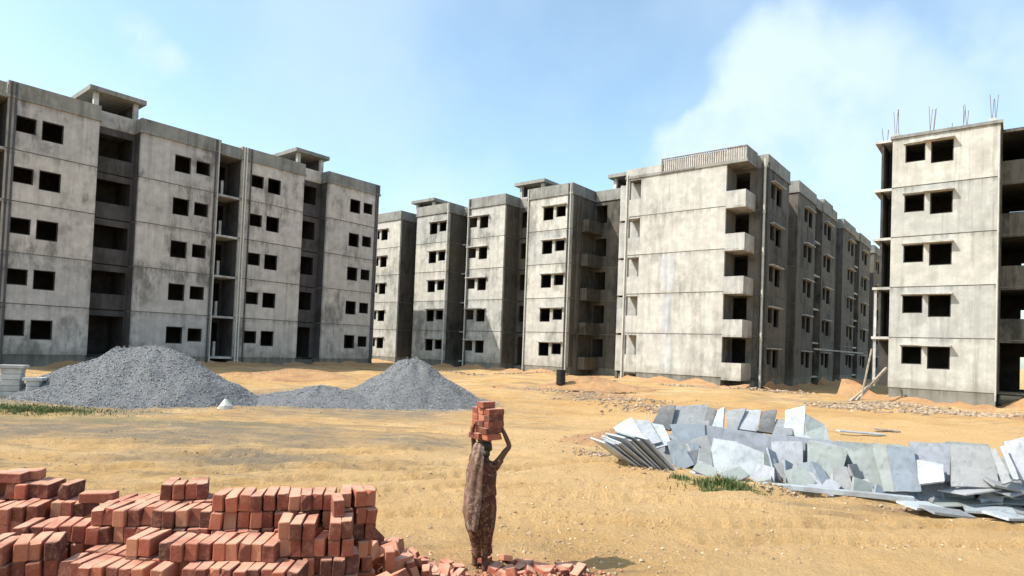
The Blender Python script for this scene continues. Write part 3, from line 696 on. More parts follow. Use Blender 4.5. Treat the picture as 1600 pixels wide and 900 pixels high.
front = [((1046,663),(1101,661),(1104,735),(1078,735),13.2,'blue','blue grey slab at the left end of the front row, behind the fanned slabs'),
 ((1100,664),(1207,680),(1204,752),(1090,745),13.25,'lilac','wide lilac slab standing behind the two white ones'),
 ((1207,677),(1300,688),(1296,758),(1200,752),13.1,'lilac','lilac slab behind the pale slabs in mid row'),
 ((1300,689),(1372,694),(1372,764),(1296,760),13.05,'green','green grey slab behind the dark triangular gap'),
 ((1115,684),(1152,690),(1144,745),(1104,737),12.75,'white','narrow white slab left of the widest white one'),
 ((1148,690),(1205,713),(1193,756),(1140,746),12.65,'white','widest bright white slab above the grass tuft'),
 ((1205,690),(1253,690),(1256,754),(1208,750),12.8,'lilac','pale slab right of the widest white slab'),
 ((1262,690),(1326,701),(1310,762),(1265,757),12.6,'green','pale slab left of the dark triangular gap'),
 ((1322,703),(1366,697),(1388,768),(1353,766),12.55,'green','tilted grey green slab right of the dark triangular gap'),
 ((1362,692),(1386,695),(1400,768),(1381,768),12.35,'green','narrow tilted slab left of the blue slab'),
 ((1386,695),(1428,702),(1440,768),(1399,768),12.3,'blue','blue slab in the right half of the front row'),
 ((1422,690),(1487,694),(1484,752),(1430,752),12.5,'lilac','lilac slab behind the small white fragment'),
 ((1433,718),(1474,726),(1476,752),(1438,756),12.1,'white','small white fragment right of the blue slab'),
 ((1485,694),(1547,697),(1562,762),(1486,760),12.3,'grey','large grey slab above the flat slab heap'),
 ((1547,702),(1556,700),(1580,752),(1566,756),12.0,'grey','thin slab seen nearly edge on near the right edge'),
 ((1562,698),(1570,696),(1592,748),(1582,750),12.2,'lilac','second thin tilted slab near the right edge'),
 ((1568,690),(1604,681),(1612,752),(1590,748),12.4,'lilac','lilac slab cut by the right edge of the picture'),
 ((1606,682),(1680,690),(1690,770),(1612,765),12.4,'blue','blue grey slab just past the right edge')]
for a, b, c_, d, dep, m_, lb in front:
    slab_px('stone_sheet', (a, b, c_, d), dep-(a[0]-1200)*.0005, .38, .045, m_, lb, G1)
for k_, (a, b, c_, d, dep, m_, lb) in enumerate(front[:2]+front[5:8]+front[10:14]):
    q_ = [(x+random.uniform(-9, 9), y-random.uniform(-4, 5)) for x, y in (a, b, c_, d)]
    o = slab_px('stone_sheet', q_, dep+.16, .42, .06, ('grey', 'lilac', 'green')[k_ % 3], 'edge of sheet behind the '+lb.replace('front row, behind the fanned slabs','front row'), G1)
# long pale kerb strip in front
p, q = at_z(1192, 757, .05), at_z(1428, 780, .05)
d = (q-p); mb = MB(); mb.box(0, d.length, -.06, .06, -.05, .045); o = mb.build('stone_strip', SM['white'], None, p); o.rotation_euler = (0, 0, math.atan2(d.y, d.x)); bevel_mesh(o.data, .006)
tag(o, 'long pale stone strip lying along the foot of the front row of slabs', 'stone strip')
# the jumble of smaller broken sheets between, behind and in front of the rows
jum = empty('slab_jumble', at_z(1240, 735, .05)); tag(jum, 'jumble of smaller broken stone sheets filling the stacks between the two rows', 'slab pile')
def bit(px, py, dep, L_, H_, lean, yaw, m_, roll=0, zoff=0):
    th = random.choice((.03, .045, .06)); k_ = random.uniform(.0, .25)*L_
    q = [(-L_/2, 0), (L_/2, 0), (L_/2-random.uniform(0, .2)*L_, H_*random.uniform(.8, 1)), (-L_/2+k_, H_)]
    V_ = [(a_, -th/2, b_) for a_, b_ in q]+[(a_, th/2, b_) for a_, b_ in q]
    me_ = MB().poly(V_, ((0,1,2,3),(7,6,5,4),(0,4,5,1),(1,5,6,2),(2,6,7,3),(3,7,4,0))).mesh('stone_slab', SM[m_]); bevel_mesh(me_, .004)
    p_ = at_d(px, py, dep); p_.z = ground(p_.x, p_.y)+zoff
    put('stone_slab', me_, jum, p_-jum.location, (R(-lean), R(roll), R(yaw)))
for k in range(46):
    px = random.uniform(1070, 1590); bit(px, 700, 13.6+random.uniform(-.2, .5)-(px-1200)*.0035, random.uniform(.3, .7), random.uniform(.55, .85), random.uniform(15, 45), random.uniform(-45, 35), random.choice(('grey', 'lilac', 'blue', 'green', 'dark', 'grey')), random.uniform(-18, 18))
for k in range(26):
    px = random.uniform(1030, 1290); bit(px, 680, 14.75+random.uniform(-.1, .5), random.uniform(.3, .6), random.uniform(.5, .82), random.uniform(10, 35), random.uniform(-40, 30), random.choice(('grey', 'lilac', 'green', 'dark', 'dark')), random.uniform(-15, 15))
for k in range(26):
    px = random.uniform(1100, 1600); bit(px, 750, 12.25+random.uniform(-.05, .15)-(px-1200)*.0035, random.uniform(.25, .55), random.uniform(.2, .42), random.uniform(20, 70), random.uniform(-50, 40), random.choice(('grey', 'lilac', 'blue', 'green', 'white')), random.uniform(-25, 25))
for k in range(30):
    px = random.uniform(1200, 1590); bit(px, 745, 12.45+random.uniform(-.05, .2)-(px-1200)*.0035, random.uniform(.25, .5), random.uniform(.42, .72), random.uniform(18, 50), random.uniform(-40, 40), random.choice(('grey', 'lilac', 'blue', 'blue', 'green', 'grey')), random.uniform(-22, 22))
for k in range(14):
    px = random.uniform(1040, 1120); bit(px, 730, 13.2+random.uniform(-.1, .3), random.uniform(.2, .5), random.uniform(.4, .8), random.uniform(15, 50), random.uniform(-50, 30), random.choice(('grey', 'lilac', 'blue')), random.uniform(-40, 10))
# toppled fan at the left
fan = empty('slab_fan', (0, 0, 0)); fp = at_z(1040, 738, .03); fan.location = fp; tag(fan, 'fan of toppled pale slabs leaning left at the left end of the stacks', 'slab stack')
for k in range(9):
    mb = MB(); L_ = random.uniform(.85, 1.15); D_ = random.uniform(.8, 1.1); th = .035
    mb.box(-th/2, th/2, -.0, D_, 0, L_); m_ = mb.mesh('stone_slab', SM['white' if k in (0, 4, 8) else ('lilac' if k % 2 else 'green')]); bevel_mesh(m_, .004)
    o = put('stone_slab', m_, fan, (.06+(.085*(k-6)), random.uniform(-.05, .06)+.03*(8-k), .0), (R(random.uniform(-4, 2)), R(-(56-1.2*k)+random.uniform(-2, 2)), R(random.uniform(-5, 5)+16)))
for q_, m_ in ((((958, 668), (986, 652), (1012, 690), (984, 702)), 'white'), (((980, 656), (1014, 656), (1034, 690), (1004, 696)), 'lilac'), (((1006, 660), (1036, 664), (1050, 694), (1026, 700)), 'white')):
    slab_px('stone_slab', q_, 12.95, .5, .035, m_, None, None, fan)
# flat heap at the right
fh = at_z(1520, 785, .05); hp = empty('flat_slab_heap', fh); tag(hp, 'heap of slabs lying flat and broken near the right edge', 'slab heap')
for k in range(20):
    L_, D_ = random.uniform(.5, 1.1), random.uniform(.35, .7); th = random.choice((.03, .045))
    mb = MB().box(-L_/2, L_/2, -D_/2, D_/2, -th/2, th/2); m_ = mb.mesh('stone_slab', SM[random.choice(('grey', 'lilac', 'green', 'white', 'grey'))]); bevel_mesh(m_, .005)
    lv = k/20
    put('stone_slab', m_, hp, (random.uniform(-.9, 1.3)*(1-lv*.4)+.1, random.uniform(-.35, .75), .02+.40*lv), (R(random.uniform(-9, 15)), R(random.uniform(-11, 11)), R(random.uniform(-30, 20))))
for k, (px, py) in enumerate(((1440, 790), (1480, 800), (1575, 806), (1600, 800), (1545, 797))):
    mb = MB().box(-.35, .35, -.2, .2, -.02, .02); o = mb.build('stone_slab', SM['grey' if k % 2 else 'white'], hp, at_z(px, py, .04)-fh); o.rotation_euler = (R(4), R(random.uniform(-6, 6)), R(random.uniform(-30, 30)))
# planks and fragments behind the stacks
for k, (px, py, ln, lb) in enumerate(((1330, 656, 1.1, 'dark plank lying on the sand behind the slab stacks'), (1345, 676, 1.6, 'pale board lying behind the front row of slabs'), (1385, 672, .9, 'short board right of the pale board behind the slabs'), (1240, 631, .8, 'thin pale board lying beyond the back row'))):
    p = at_z(px, py, .06); mb = MB().box(-ln/2, ln/2, -.12, .12, -.02, .02); o = mb.build('board', M['timber'] if k != 1 else SM['white'], None, p); o.rotation_euler = (R(5), R(3), R(random.uniform(-15, 10)-5)); tag(o, lb, 'board')

# ------------------------------------------------------------------ bricks
t = NT('fired_brick'); ob = t.tc.outputs['Object']
b1 = t.noise(17, 7, vec=t.geo.outputs['Position'], rough=.8); b2 = t.noise(60, 4, vec=t.geo.outputs['Position'])
rnd = t.obj.outputs['Random']
cr = t.n('ShaderNodeValToRGB'); cr.color_ramp.elements[0].color = (.085, .032, .024, 1); cr.color_ramp.elements[1].color = (.44, .20, .12, 1)
e = cr.color_ramp.elements.new(.35); e.color = (.22, .062, .040, 1); e = cr.color_ramp.elements.new(.7); e.color = (.37, .105, .058, 1)
t.l(t.math('FRACT', t.math('ADD', rnd, t.geo.outputs['Random Per Island'])), cr.inputs[0])
c = t.mix(t.math('MULTIPLY', t.ramp(b1, .45, .7), .5), cr.outputs[0], (.48, .24, .15))
c = t.mix(t.math('MULTIPLY', t.ramp(b1, .42, .28), .5), c, (.20, .075, .05))
nz = t.n('ShaderNodeSeparateXYZ'); t.l(t.geo.outputs['Normal'], nz.inputs[0])
dust = t.math('MULTIPLY', t.ramp(nz.outputs[2], .55, .95), t.ramp(t.noise(5, 5), .30, .60, .35, .88))  # upward faces lightened: dust plus sunlit tops painted into the brick colour
c = t.mix(dust, c, (.64, .33, .225))
t.color(c); t.rough(.92); t.bump(t.math('ADD', b1, t.math('MULTIPLY', b2, .6)), .6, .008); M['brick'] = t.m
def brick_mesh(seed):
    import bmesh
    rr = random.Random(seed); mb = MB().box(-.115, .115, -.036, .036, -.054, .054); m = mb.mesh('brick', M['brick'])
    bevel_mesh(m, .005)
    for v in m.vertices:
        n = noise.noise_vector(Vector(v.co)*9+Vector((seed, 0, 0))); v.co += n*.0035
    # a broken arris or corner: cut off with an uneven plane
    cuts = {1: ((.10, .03, .05), (.8, .5, .7)), 2: ((-.1, 0, .046), (-.35, .1, 1)), 4: ((.095, -.03, .045), (.9, -.6, .5)), 5: ((-.10, -.034, 0), (-.5, -1, .1)), 6: ((.055, 0, .03), (1, .2, .35))}
    if seed in cuts:
        bm = bmesh.new(); bm.from_mesh(m); p_, n_ = cuts[seed]
        r_ = bmesh.ops.bisect_plane(bm, geom=bm.verts[:]+bm.edges[:]+bm.faces[:], plane_co=p_, plane_no=n_, clear_outer=True)
        bmesh.ops.contextual_create(bm, geom=[e for e in r_['geom_cut'] if isinstance(e, bmesh.types.BMEdge)]); bmesh.ops.triangulate(bm, faces=[f for f in bm.faces if len(f.verts) > 4]); bm.to_mesh(m); bm.free()
    if seed % 3 == 0:
        for v in m.vertices:
            if v.co.x > .09 and v.co.z > .03 and v.co.y > 0: v.co += Vector((-.010, -.006, -.009))
    return m
BM_ = [brick_mesh(i) for i in range(7)]; BM_ = BM_[:6]*2+BM_[6:]          # local x = length .23, y = .072, z = .108 (standing on edge)
class Stuff:
    def __init__(s): s.mb = MB()
    def add(s, mat):
        m = BM_[0]
        vs = [mat @ Vector(c) for c in ((-.115,-.036,-.054),(.115,-.036,-.054),(.115,.036,-.054),(-.115,.036,-.054),(-.115,-.036,.054),(.115,-.036,.054),(.115,.036,.054),(-.115,.036,.054))]
        s.mb.poly(vs, ((0,3,2,1),(4,5,6,7),(0,1,5,4),(1,2,6,5),(2,3,7,6),(3,0,4,7)))
CH = .111
def run(root, stuff, x0, y0, x1, y1, a, nvis, rows=1, rough=1.7, miss=.05):
    """a line of bricks on edge, heads to the front, in courses down to the ground"""
    z = EYE.z-a; P, Q = at_z(x0, y0, z), at_z(x1, y1, z); d = (Q-P); d.z = 0; ln = d.length; ang = math.atan2(d.y, d.x)
    dx = d.normalized(); dy = Vector((-dx.y, dx.x, 0)); n = max(1, round(ln/.0765)); tot = int(z/CH)+1
    for c in range(tot):
        zz = z-CH*(c+.5); off = random.uniform(-.012, .012)*(c > 0)
        for rw in range(rows):
            i = 0
            while i < n:
                jit = random.gauss(0, .010)*rough
                if c == 0 and rw == 0 and random.random() < miss: i += 1; continue
                pos = P+dx*(.0765*(i+.5)+off+random.gauss(0, .002))+dy*(.115+.236*rw+jit); pos.z = zz
                yaw = ang+pi/2+random.gauss(0, .035)*rough
                rx, ry = random.gauss(0, .022)*rough, random.gauss(0, .014)*rough; pos.z += abs(random.gauss(0, .003))*(c == 0)
                if c < nvis and (rw == 0 or c == 0):
                    put('brick', random.choice(BM_), root, pos-root.location, (rx, ry, yaw+(pi if random.random() < .5 else 0)))
                elif rw == 0 or c < 2:
                    stuff.add(Matrix.Translation(pos-root.location) @ Matrix.Rotation(yaw, 4, 'Z'))
                i += 1
def stack(name, label, runs, group='brick stacks in the foreground'):
    c = at_z((runs[0][0]+runs[0][2])/2, (runs[0][1]+runs[0][3])/2, EYE.z-runs[0][4]); root = empty(name, (c.x, c.y+.1, ground(c.x, c.y)))
    tag(root, label, 'brick stack', group); st = Stuff()
    for r_ in runs: run(root, st, *r_)
    o = st.mb.build('lower_courses', M['brick'], root); o['kind'] = 'stuff'
    return root
# tuples: x0,y0,x1,y1 of the front top edge in the 1600 x 900 picture, drop below the eye, visible courses, rows deep
bs1 = stack('brick_stack', 'tallest long row of stacked bricks, behind the others in the middle',
      [(333, 775, 533, 772, 1.03, 3), (537, 770, 592, 767, 1.03, 5, 1, 2.5)])
bs2 = stack('brick_stack', 'brick stack left of the tall back row, two small groups of bricks on its top',
      [(140, 795, 332, 800, 1.14, 3, 2), (249, 758, 302, 757, 1.03, 1, 1, 2.), (306, 757, 332, 756, 1.03, 1, 1, 2.)])
bs3 = stack('brick_stack', 'short stepped brick stack at the right end, before the loose brick heap', [(433, 817, 545, 815, 1.14, 4), (520, 783, 548, 782, 1.03, 1, 1, .5), (500, 874, 562, 872, 1.36, 2, 1, 2.)])
bs4 = stack('brick_stack', 'low brick stack in front of the tall back row, pinkish tops in a long row', [(250, 847, 440, 850, 1.25, 2), (196, 842, 248, 844, 1.235, 2, 1, .6)])
bs5 = stack('brick_stack', 'frontmost brick row along the bottom edge of the picture', [(84, 882, 235, 888, 1.36, 2, 2), (238, 889, 478, 893, 1.36, 2)])
bs6 = stack('brick_stack', 'brick stack farthest back at the left edge, top left of all the bricks', [(-30, 756, 105, 757, 1.14, 2, 1)])
bs7 = stack('brick_stack', 'brick stack under the top left one, cut by the left edge', [(-60, 793, 45, 793, 1.25, 3, 1, 2.), (80, 784, 142, 784, 1.25, 3, 1, 1.5)])
bs8 = stack('brick_stack', 'low bricks left of centre filling the step under the left stack', [(25, 823, 132, 821, 1.25, 3, 1, 2.0)])
bs9 = stack('brick_stack', 'nearest brick stack in the bottom left corner', [(-60, 853, 14, 851, 1.25, 3), (18, 851, 83, 846, 1.25, 4, 1, 1.5)])
# loose flat bricks on the tops
def loose(root, px, py, a, yaw, flat=True):
    p = at_z(px, py, EYE.z-a+(.036 if flat else .054)); put('brick', random.choice(BM_), root, p-root.location, (pi/2 if flat else 0, 0, yaw)) if False else put('brick', random.choice(BM_), root, p-root.location, (R(90) if flat else 0, 0, yaw))
loose(bs6, 40, 741, 1.14, .3); loose(bs6, 15, 745, 1.14, .1); loose(bs7, 155, 776, 1.25, .2)
# tumbled brick heap right of the stacks
hr = empty('brick_heap', (-.95, 5.3, ground(-.95, 5.3))); tag(hr, 'heap of tumbled loose bricks between the stacks and the woman', 'brick heap')
st = Stuff()
def heaph(x, y): return max(0, 1.02*(1-math.hypot((x+1.22)/1.35, (y-4.95)/2.0)))+.06*noise.noise(Vector((x*3, y*3, 1)))
placed = []
rr = random.Random(11)
for i in range(560):
    x, y = rr.uniform(-2.2, .25), rr.uniform(4.35, 6.9); h = heaph(x, y)
    if h < .05 and rr.random() < .75: continue
    if x < -.95 and y < 4.75: continue
    if i > 330:
        z = h*rr.uniform(.1, .8); st.add(Matrix.Translation(Vector((x, y, z))-hr.location) @ Matrix.Rotation(rr.uniform(0, 6), 4, (rr.random(), rr.random(), 1))); continue
    if any((x-q[0])**2+(y-q[1])**2 < .085**2 for q in placed): continue
    placed.append((x, y))
    put('brick', rr.choice(BM_), hr, Vector((x, y, h+ground(x, y)+rr.uniform(-.02, .05)))-hr.location, (rr.choice((0, pi/2))+rr.gauss(0, .35), rr.gauss(0, .35) if rr.random() < .8 else rr.uniform(.8, 1.5), rr.uniform(0, 6.3)))
o = st.mb.build('buried_bricks', M['brick'], hr); o['kind'] = 'stuff'
# scatter round the woman's feet and to her right
sct = empty('scattered_bricks', at_z(780, 885, .05)); tag(sct, 'loose bricks and halves scattered on the dusty ground around the woman\'s feet', 'bricks')
for i in range(34):
    px, py = rr.choice(((692, 885), (795, 880), (815, 884), (880, 888), (790, 893), (705, 878), (850, 893), (690, 893), (640, 880))); px += rr.gauss(0, 14); py += rr.gauss(0, 4)
    p = at_z(px, py, .06); p.z = ground(p.x, p.y)+.035
    o = put('brick', rr.choice(BM_), sct, p-sct.location, (pi/2+rr.gauss(0, .15), rr.gauss(0, .15), rr.uniform(0, 6.3)));
    s_ = rr.choice((1, 1, .55)); o.scale = (s_, 1, 1)
rb = stone_mat('brick_bits', (.30, .10, .06), (.58, .30, .19)); M['rub'] = rb
rubble('brick chips and red dust lumps in the foreground', [(-1.2, 6.2, 1.6, .9), (.0, 6.8, 1.2, .4), (.9, 6.7, 1, .3), (-3, 5.2, 2, .6)], 1300, (.008, .04))

# ------------------------------------------------------------------ small things of the site
def thing_px(px, py): 
    for it in range(3):
        p = at_z(px, py, .3 if it == 0 else z_); z_ = ground(p.x, p.y); 
    p = at_z(px, py, z_); return p
p = thing_px(876, 600); mb = MB()
for (za, zb, r1, r2) in ((0, .8, .26, .26), (.0, .03, .28, .28), (.26, .30, .28, .28), (.52, .56, .28, .28), (.78, .82, .28, .28)): mb.bar((0, 0, za), (0, 0, zb), r1, 14, r2)
o = mb.build('oil_drum', M['dark'], None, p); tag(o, 'small black drum standing at the corner of the middle block', 'drum')
# masonry piers at far left
for px, py, w_, h_, lb in ((19, 600, .62, 1.0, 'pale masonry pier at the left edge beside the gravel'), (54, 606, .42, .72, 'lower pale masonry pier right of the first one')):
    p = at_d(px, py, 21.6); p.z = ground(p.x, p.y); root = empty('masonry_pier', p, .3); tag(root, lb, 'pier')
    nb = int(h_/.2)
    for k in range(nb):
        mb = MB().box(-w_/2+random.uniform(0, .03), w_/2-random.uniform(0, .03), -.2, .2, k*.2+.004, k*.2+.195); o = mb.build('stone_block', M['slabc'], root); bevel_mesh(o.data, .015)
    mb = MB().box(-w_/2-.08, w_/2+.08, -.26, .26, nb*.2, nb*.2+.1); mb.build('cap_stone', M['slabc'], root)
# pale cement bag cone between the heaps
p = thing_px(352, 638); mb = MB(); n = 9
ringz = ((-.03, .27), (.09, .23), (.2, .13), (.31, .04))
for k, (z_, r_) in enumerate(ringz):
    for i in range(n): 
        a = 2*pi*i/n; q = r_*(1+.18*random.uniform(-1, 1)); mb.v.append((q*cos(a), q*sin(a)*.8, z_+random.uniform(-.02, .02)))
for k in range(3):
    for i in range(n): mb.f.append((k*n+i, k*n+(i+1) % n, (k+1)*n+(i+1) % n, (k+1)*n+i))
mb.f.append(tuple(3*n+i for i in range(n)))
o = mb.build('cement_sack', M['white'], None, p); tag(o, 'slumped white sack at the foot of the big gravel heap', 'sack')
# leaning planks and props by the right block
for k, (a, b, ln, lb) in enumerate((((1338, 618), (1385, 575), 0, 'long pale plank leaning toward the right block'), ((1345, 612), (1362, 545), 0, 'thin prop pole leaning left of the right block'), ((1328, 612), (1372, 592), 0, 'low board leaning on rubble left of the right block'))):
    d0 = 35.5; P = at_d(*a, d0); Q = at_d(*b, d0+1.0); P.z = ground(P.x, P.y)
    mb = MB(); mb.bar((0, 0, 0), Q-P, .09 if k != 1 else .05, 4); o = mb.build('plank', M['timber'], None, P); tag(o, lb, 'plank')

# ------------------------------------------------------------------ the woman
FD = 6.9
F0 = at_d(749, 893, FD); gz = ground(F0.x, F0.y); F0.z = gz
wroot = empty('person', F0); tag(wroot, 'woman in a dark brown patterned sari seen from behind, steadying bricks on her head', 'person')
t = NT('brown_skin'); t.color(t.mix(t.noise(30, 3), (.085, .04, .024), (.13, .062, .036))); t.rough(.55); t.b.inputs['Subsurface Weight'].default_value = .05; M['skin'] = t.m
def skin(name, joints, edges, mat, parent, root=0, sub=2):
    m = bpy.data.meshes.new(name); m.from_pydata([j[:3] for j in joints], edges, []); m.materials.append(mat)
    o = bpy.data.objects.new(name, m); col.objects.link(o); o.parent = parent
    md = o.modifiers.new('skin', 'SKIN'); md.use_smooth_shade = True; sb = o.modifiers.new('sub', 'SUBSURF'); sb.levels = sub; sb.render_levels = sub
    sv = m.skin_vertices[0].data
    for i, j in enumerate(joints): sv[i].radius = (j[3], j[4] if len(j) > 4 else j[3]); sv[i].use_root = (i == root)
    return o
# local frame: x right, y away from the camera, z up; she walks away, turned a little to the left
J = [(0, 0, .80, .125, .10), (.005, .01, .98, .10, .08), (.01, .02, 1.13, .115, .085), (.01, .03, 1.205, .05, .05), (.005, .045, 1.27, .045, .045),
     (.13, .02, 1.17, .045), (.245, .03, 1.355, .034), (.285, .035, 1.39, .032), (.225, .05, 1.52, .026), (.175, .06, 1.61, .021),       # right arm 5-9
     (-.10, .03, 1.17, .045), (-.115, .13, 1.30, .036), (-.12, .16, 1.37, .034), (-.13, .10, 1.46, .027), (-.14, .05, 1.525, .021),    # left arm 10-14
     (.065, 0, .72, .085), (.06, -.03, .42, .052), (.055, .0, .30, .047), (.05, .0, .085, .032), (.05, .09, .03, .028), (.05, .15, .018, .02),            # right leg 15-20
     (-.065, 0, .72, .085), (-.06, .05, .42, .052), (-.06, .09, .30, .047), (-.06, .13, .085, .032), (-.06, .22, .03, .028), (-.06, .28, .018, .02),
     (.05, -.045, .035, .027), (-.06, .09, .035, .027)]
Eg = [(0,1),(1,2),(2,3),(3,4),(2,5),(5,6),(6,7),(7,8),(8,9),(2,10),(10,11),(11,12),(12,13),(13,14),(0,15),(15,16),(16,17),(17,18),(18,19),(19,20),(0,21),(21,22),(22,23),(23,24),(24,25),(25,26),(18,27),(24,28)]
# head and hands rooted in the same surface
J.append((.0, .05, 1.315, .072, .078)); Eg.append((4, 29)); J.append((.0, .055, 1.39, .078, .088)); Eg.append((29, 30)); J.append((0, .055, 1.44, .055, .06)); Eg.append((30, 31))
def hand(wr, dirv, pal, side):
    base = len(J); w0 = Vector(J[wr][:3]); dv = Vector(dirv).normalized(); pv = Vector(pal).normalized(); sv = dv.cross(pv).normalized()*side
    c = w0+dv*.045; J.append((*c, .026, .017)); Eg.append((wr, base))
    for k, (o_, ln) in enumerate(((-.027, .052), (-.010, .062), (.009, .058), (.026, .045))):
        a = c+sv*o_*.8+dv*.032; b = a+dv*ln*.55+sv*o_*.25+pv*.006; e_ = b+dv*ln*.42+pv*.022; i0 = len(J)
        J.append((*a, .0095)); J.append((*b, .0085)); J.append((*e_, .0065)); Eg.extend(((base, i0), (i0, i0+1), (i0+1, i0+2)))
    a = w0+dv*.025-sv*.022; b = a-sv*.028+dv*.022+pv*.01; e_ = b+dv*.026+pv*.012; i0 = len(J)
    J.append((*a, .012)); J.append((*b, .0095)); J.append((*e_, .0075)); Eg.extend(((base, i0), (i0, i0+1), (i0+1, i0+2)))
hand(9, (-.12, 0, 1), (-1, 0, 0), 1); hand(14, (.1, 0, 1), (1, 0, 0), -1)
body = skin('body', J, Eg, M['skin'], wroot)
# face (turned away from the camera) and hair
def blob(name, c, r, mat, parent, seg=14, f=None):
    mb = MB(); V_ = []
    for j in range(seg//2+1):
        th = pi*j/(seg//2)
        for i in range(seg):
            ph = 2*pi*i/seg; p = Vector((sin(th)*cos(ph)*r[0], sin(th)*sin(ph)*r[1], cos(th)*r[2]))
            if f: p = f(p)
            V_.append(p+Vector(c))
    F_ = [(j*seg+i, (j+1)*seg+i, (j+1)*seg+(i+1) % seg, j*seg+(i+1) % seg) for j in range(seg//2) for i in range(seg)]
    mb.poly(V_, F_); return mb.build(name, mat, parent, smooth=True)
t = NT('black_hair'); t.color(t.mix(t.noise(80, 3, stretch=(1, 1, .1)), (.008, .007, .006), (.03, .025, .02))); t.rough(.5); M['hair'] = t.m
blob('hair', (0, .042, 1.385), (.088, .092, .098), M['hair'], wroot)
blob('hair_bun', (.025, -.058, 1.315), (.045, .040, .042), M['hair'], wroot)
blob('nose', (-.02, .150, 1.355), (.013, .022, .020), M['skin'], wroot, 8)
for s_ in (-1, 1): blob('ear', (s_*.080, .05, 1.36), (.010, .018, .026), M['skin'], wroot, 8)
for s_ in (-1, 1): blob('eye', (s_*.032-.01, .138, 1.385), (.013, .009, .008), M['white'], wroot, 8)
blob('mouth', (-.01, .142, 1.315), (.024, .009, .008), M['brick'], wroot, 8)
# sari
t = NT('patterned_sari'); ob = t.tc.outputs['Object']
st1 = t.noise(16, 4, vec=ob, stretch=(1, 1, .8), rough=.6); vr = t.n('ShaderNodeTexVoronoi'); vr.inputs['Scale'].default_value = 26; t.l(ob, vr.inputs['Vector'])
c = t.mix(t.ramp(st1, .45, .66), (.060, .022, .012), (.15, .075, .040)); c = t.mix(t.ramp(vr.outputs['Distance'], .30, .22), c, (.22, .12, .07)); c = t.mix(t.math('MULTIPLY', t.ramp(t.noise(3, 3, vec=ob), .52, .62), .7), c, (.10, .020, .015))
t.color(c); t.rough(.75); t.bump(t.noise(70, 3, vec=ob, stretch=(1, 1, .2)), .4, .004); M['sari'] = t.m
t = NT('pallu_cloth'); ob = t.tc.outputs['Object']
st1 = t.noise(20, 3, vec=ob, rough=.5); vr = t.n('ShaderNodeTexVoronoi'); vr.inputs['Scale'].default_value = 34; t.l(ob, vr.inputs['Vector']); c = t.mix(t.ramp(st1, .40, .62), (.115, .062, .042), (.24, .165, .125)); c = t.mix(t.ramp(vr.outputs['Distance'], .32, .24), c, (.33, .22, .13)); c = t.mix(t.math('MULTIPLY', t.ramp(t.noise(5, 4, vec=ob), .52, .6), .6), c, (.09, .035, .022)); t.color(c); t.rough(.75); t.bump(t.noise(60, 3, vec=ob, stretch=(1, 1, .5)), .2, .002); M['pallu'] = t.m
def drape(name, rings, mat, folds, amp, parent, seg=72, closed=True, arc=(0, 2*pi), seed=0, solid=.006):
    """cloth lofted through rings (z, cx, cy, rx, ry)"""
    rings = [(z, cx, cy, rx*.93, ry*.95) for z, cx, cy, rx, ry in rings]; V_ = []; n = len(rings); m_ = seg if closed else seg+1; K = 5
    fine = []
    for k in range(n-1):
        for s_ in range(K):
            t_ = s_/K; tt = t_*t_*(3-2*t_) if False else t_; fine.append([rings[k][i]*(1-tt)+rings[k+1][i]*tt for i in range(5)])
    fine.append(list(rings[-1]))
    for k, (z, cx, cy, rx, ry) in enumerate(fine):
        tl = k/(len(fine)-1)
        for i in range(m_):
            a = arc[0]+(arc[1]-arc[0])*i/seg
            w_ = amp*(sin(a*folds+2.2*sin(tl*3+seed))*.6+sin(a*folds*1.7+seed+tl*4)*.4+noise.noise(Vector((cos(a)*2, sin(a)*2, z*6+seed)))*1.2)*(.35+.65*tl)
            V_.append(Vector((cx+(rx+w_)*cos(a), cy+(ry+w_)*sin(a), z+.01*noise.noise(Vector((cos(a)*3, sin(a)*3, seed))))))
    F_ = []
    for k in range(len(fine)-1):
        for i in range(seg):
            j = (i+1) % m_ if closed else i+1; F_.append((k*m_+i, (k+1)*m_+i, (k+1)*m_+j, k*m_+j))
    mb = MB(); mb.poly(V_, F_); o = mb.build(name, mat, parent, smooth=True)
    sd_ = o.modifiers.new('thick', 'SOLIDIFY'); sd_.thickness = solid; sd_.offset = 1
    return o
skirt = drape('sari_skirt', [(.90, .0, .0, .135, .12), (.80, -.01, .0, .168, .145), (.68, -.015, .0, .180, .155), (.52, -.01, .01, .168, .15), (.36, .0, .03, .125, .14), (.27, .01, .05, .100, .13), (.185, .015, .06, .108, .14)], M['sari'], 8, .013, wroot, seed=1.2)
top = drape('sari_bodice', [(1.22, .012, .02, .085, .07), (1.18, .01, .02, .142, .10), (1.08, .005, .015, .152, .118), (.96, .0, .005, .150, .122), (.86, -.01, .0, .172, .148)], M['sari'], 6, .006, wroot, seed=3.1)
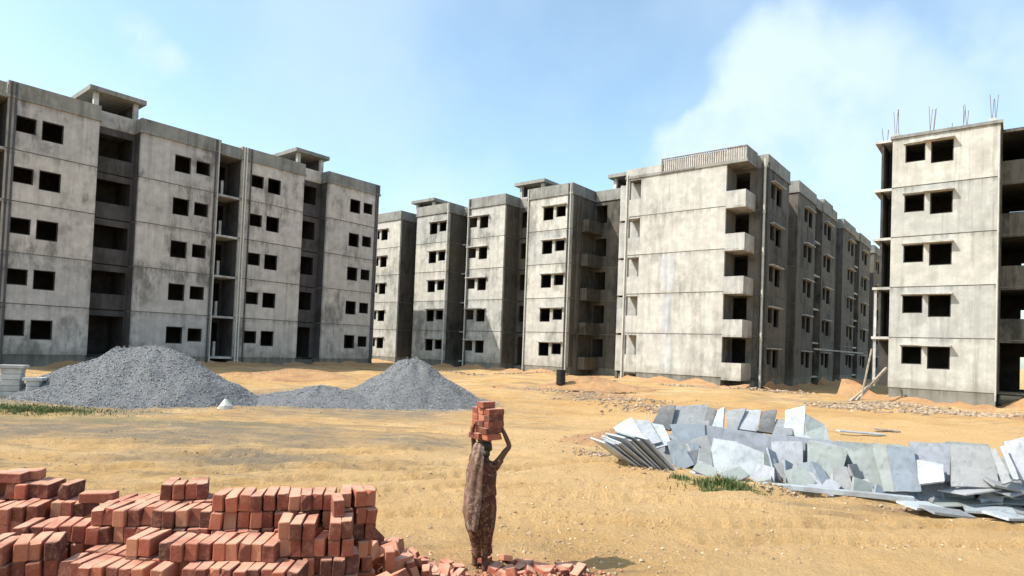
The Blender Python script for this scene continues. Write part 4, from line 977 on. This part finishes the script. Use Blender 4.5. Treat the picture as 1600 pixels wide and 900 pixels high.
pal = drape('pallu', [(1.425, -.035, .045, .062, .055), (1.39, -.03, .035, .092, .105), (1.32, -.03, .03, .100, .115), (1.24, -.035, .01, .110, .115), (1.14, -.045, .005, .135, .125), (1.0, -.05, -.005, .140, .140), (.84, -.055, -.01, .150, .165), (.66, -.065, -.01, .135, .180), (.50, -.065, -.02, .10, .172)], M['pallu'], 6, .012, wroot, closed=False, arc=(R(150), R(292)), seed=5.5)
sl_ = drape('sleeve', [(1.235, .19, .025, .0001, .0001), (1.23, .172, .022, .048, .045), (1.19, .13, .02, .065, .055), (1.13, .10, .02, .06, .06)], M['sari'], 3, .002, wroot, 24)
sl2 = drape('sleeve', [(1.28, -.112, .11, .05, .045), (1.22, -.11, .06, .06, .055), (1.14, -.09, .03, .06, .06)], M['sari'], 3, .002, wroot, 24)
# pad and bricks on her head
pad = empty('head_pad', F0+Vector((0, .05, 1.455))); tag(pad, 'coiled cloth pad between the woman\'s head and the bricks', 'head pad')
mb = MB(); R1, R2 = .062, .022
for i in range(20):
    for j in range(8):
        a, b = 2*pi*i/20, 2*pi*j/8; mb.v.append(((R1+R2*cos(b))*cos(a), (R1+R2*cos(b))*sin(a), R2*sin(b)))
for i in range(20):
    for j in range(8): mb.f.append((i*8+j, ((i+1) % 20)*8+j, ((i+1) % 20)*8+(j+1) % 8, i*8+(j+1) % 8))
mb.build('cloth_coil', M['pallu'], pad, smooth=True)
bz = gz+1.468; bl_ = empty('brick_load', Vector((F0.x+.02, F0.y+.06, bz))); bl_.scale = (.94, .94, .94); tag(bl_, 'load of stacked bricks balanced on the woman\'s head', 'brick load')
yaw0 = R(42)
for k in range(5):
    for q in (-.108, 0, .108):
        al = yaw0+random.gauss(0, .05)
        off = Vector((-sin(al)*q, cos(al)*q, 0))+Vector((cos(al), sin(al), 0))*random.gauss(0, .012)
        put('brick', random.choice(BM_), bl_, off+Vector((.004*k-.01, 0, .037+.0735*k)), (pi/2, random.gauss(0, .02), al))
put('brick', BM_[2], bl_, (-.02, -.02, .037+.0735*5), (pi/2, .03, yaw0+.25))
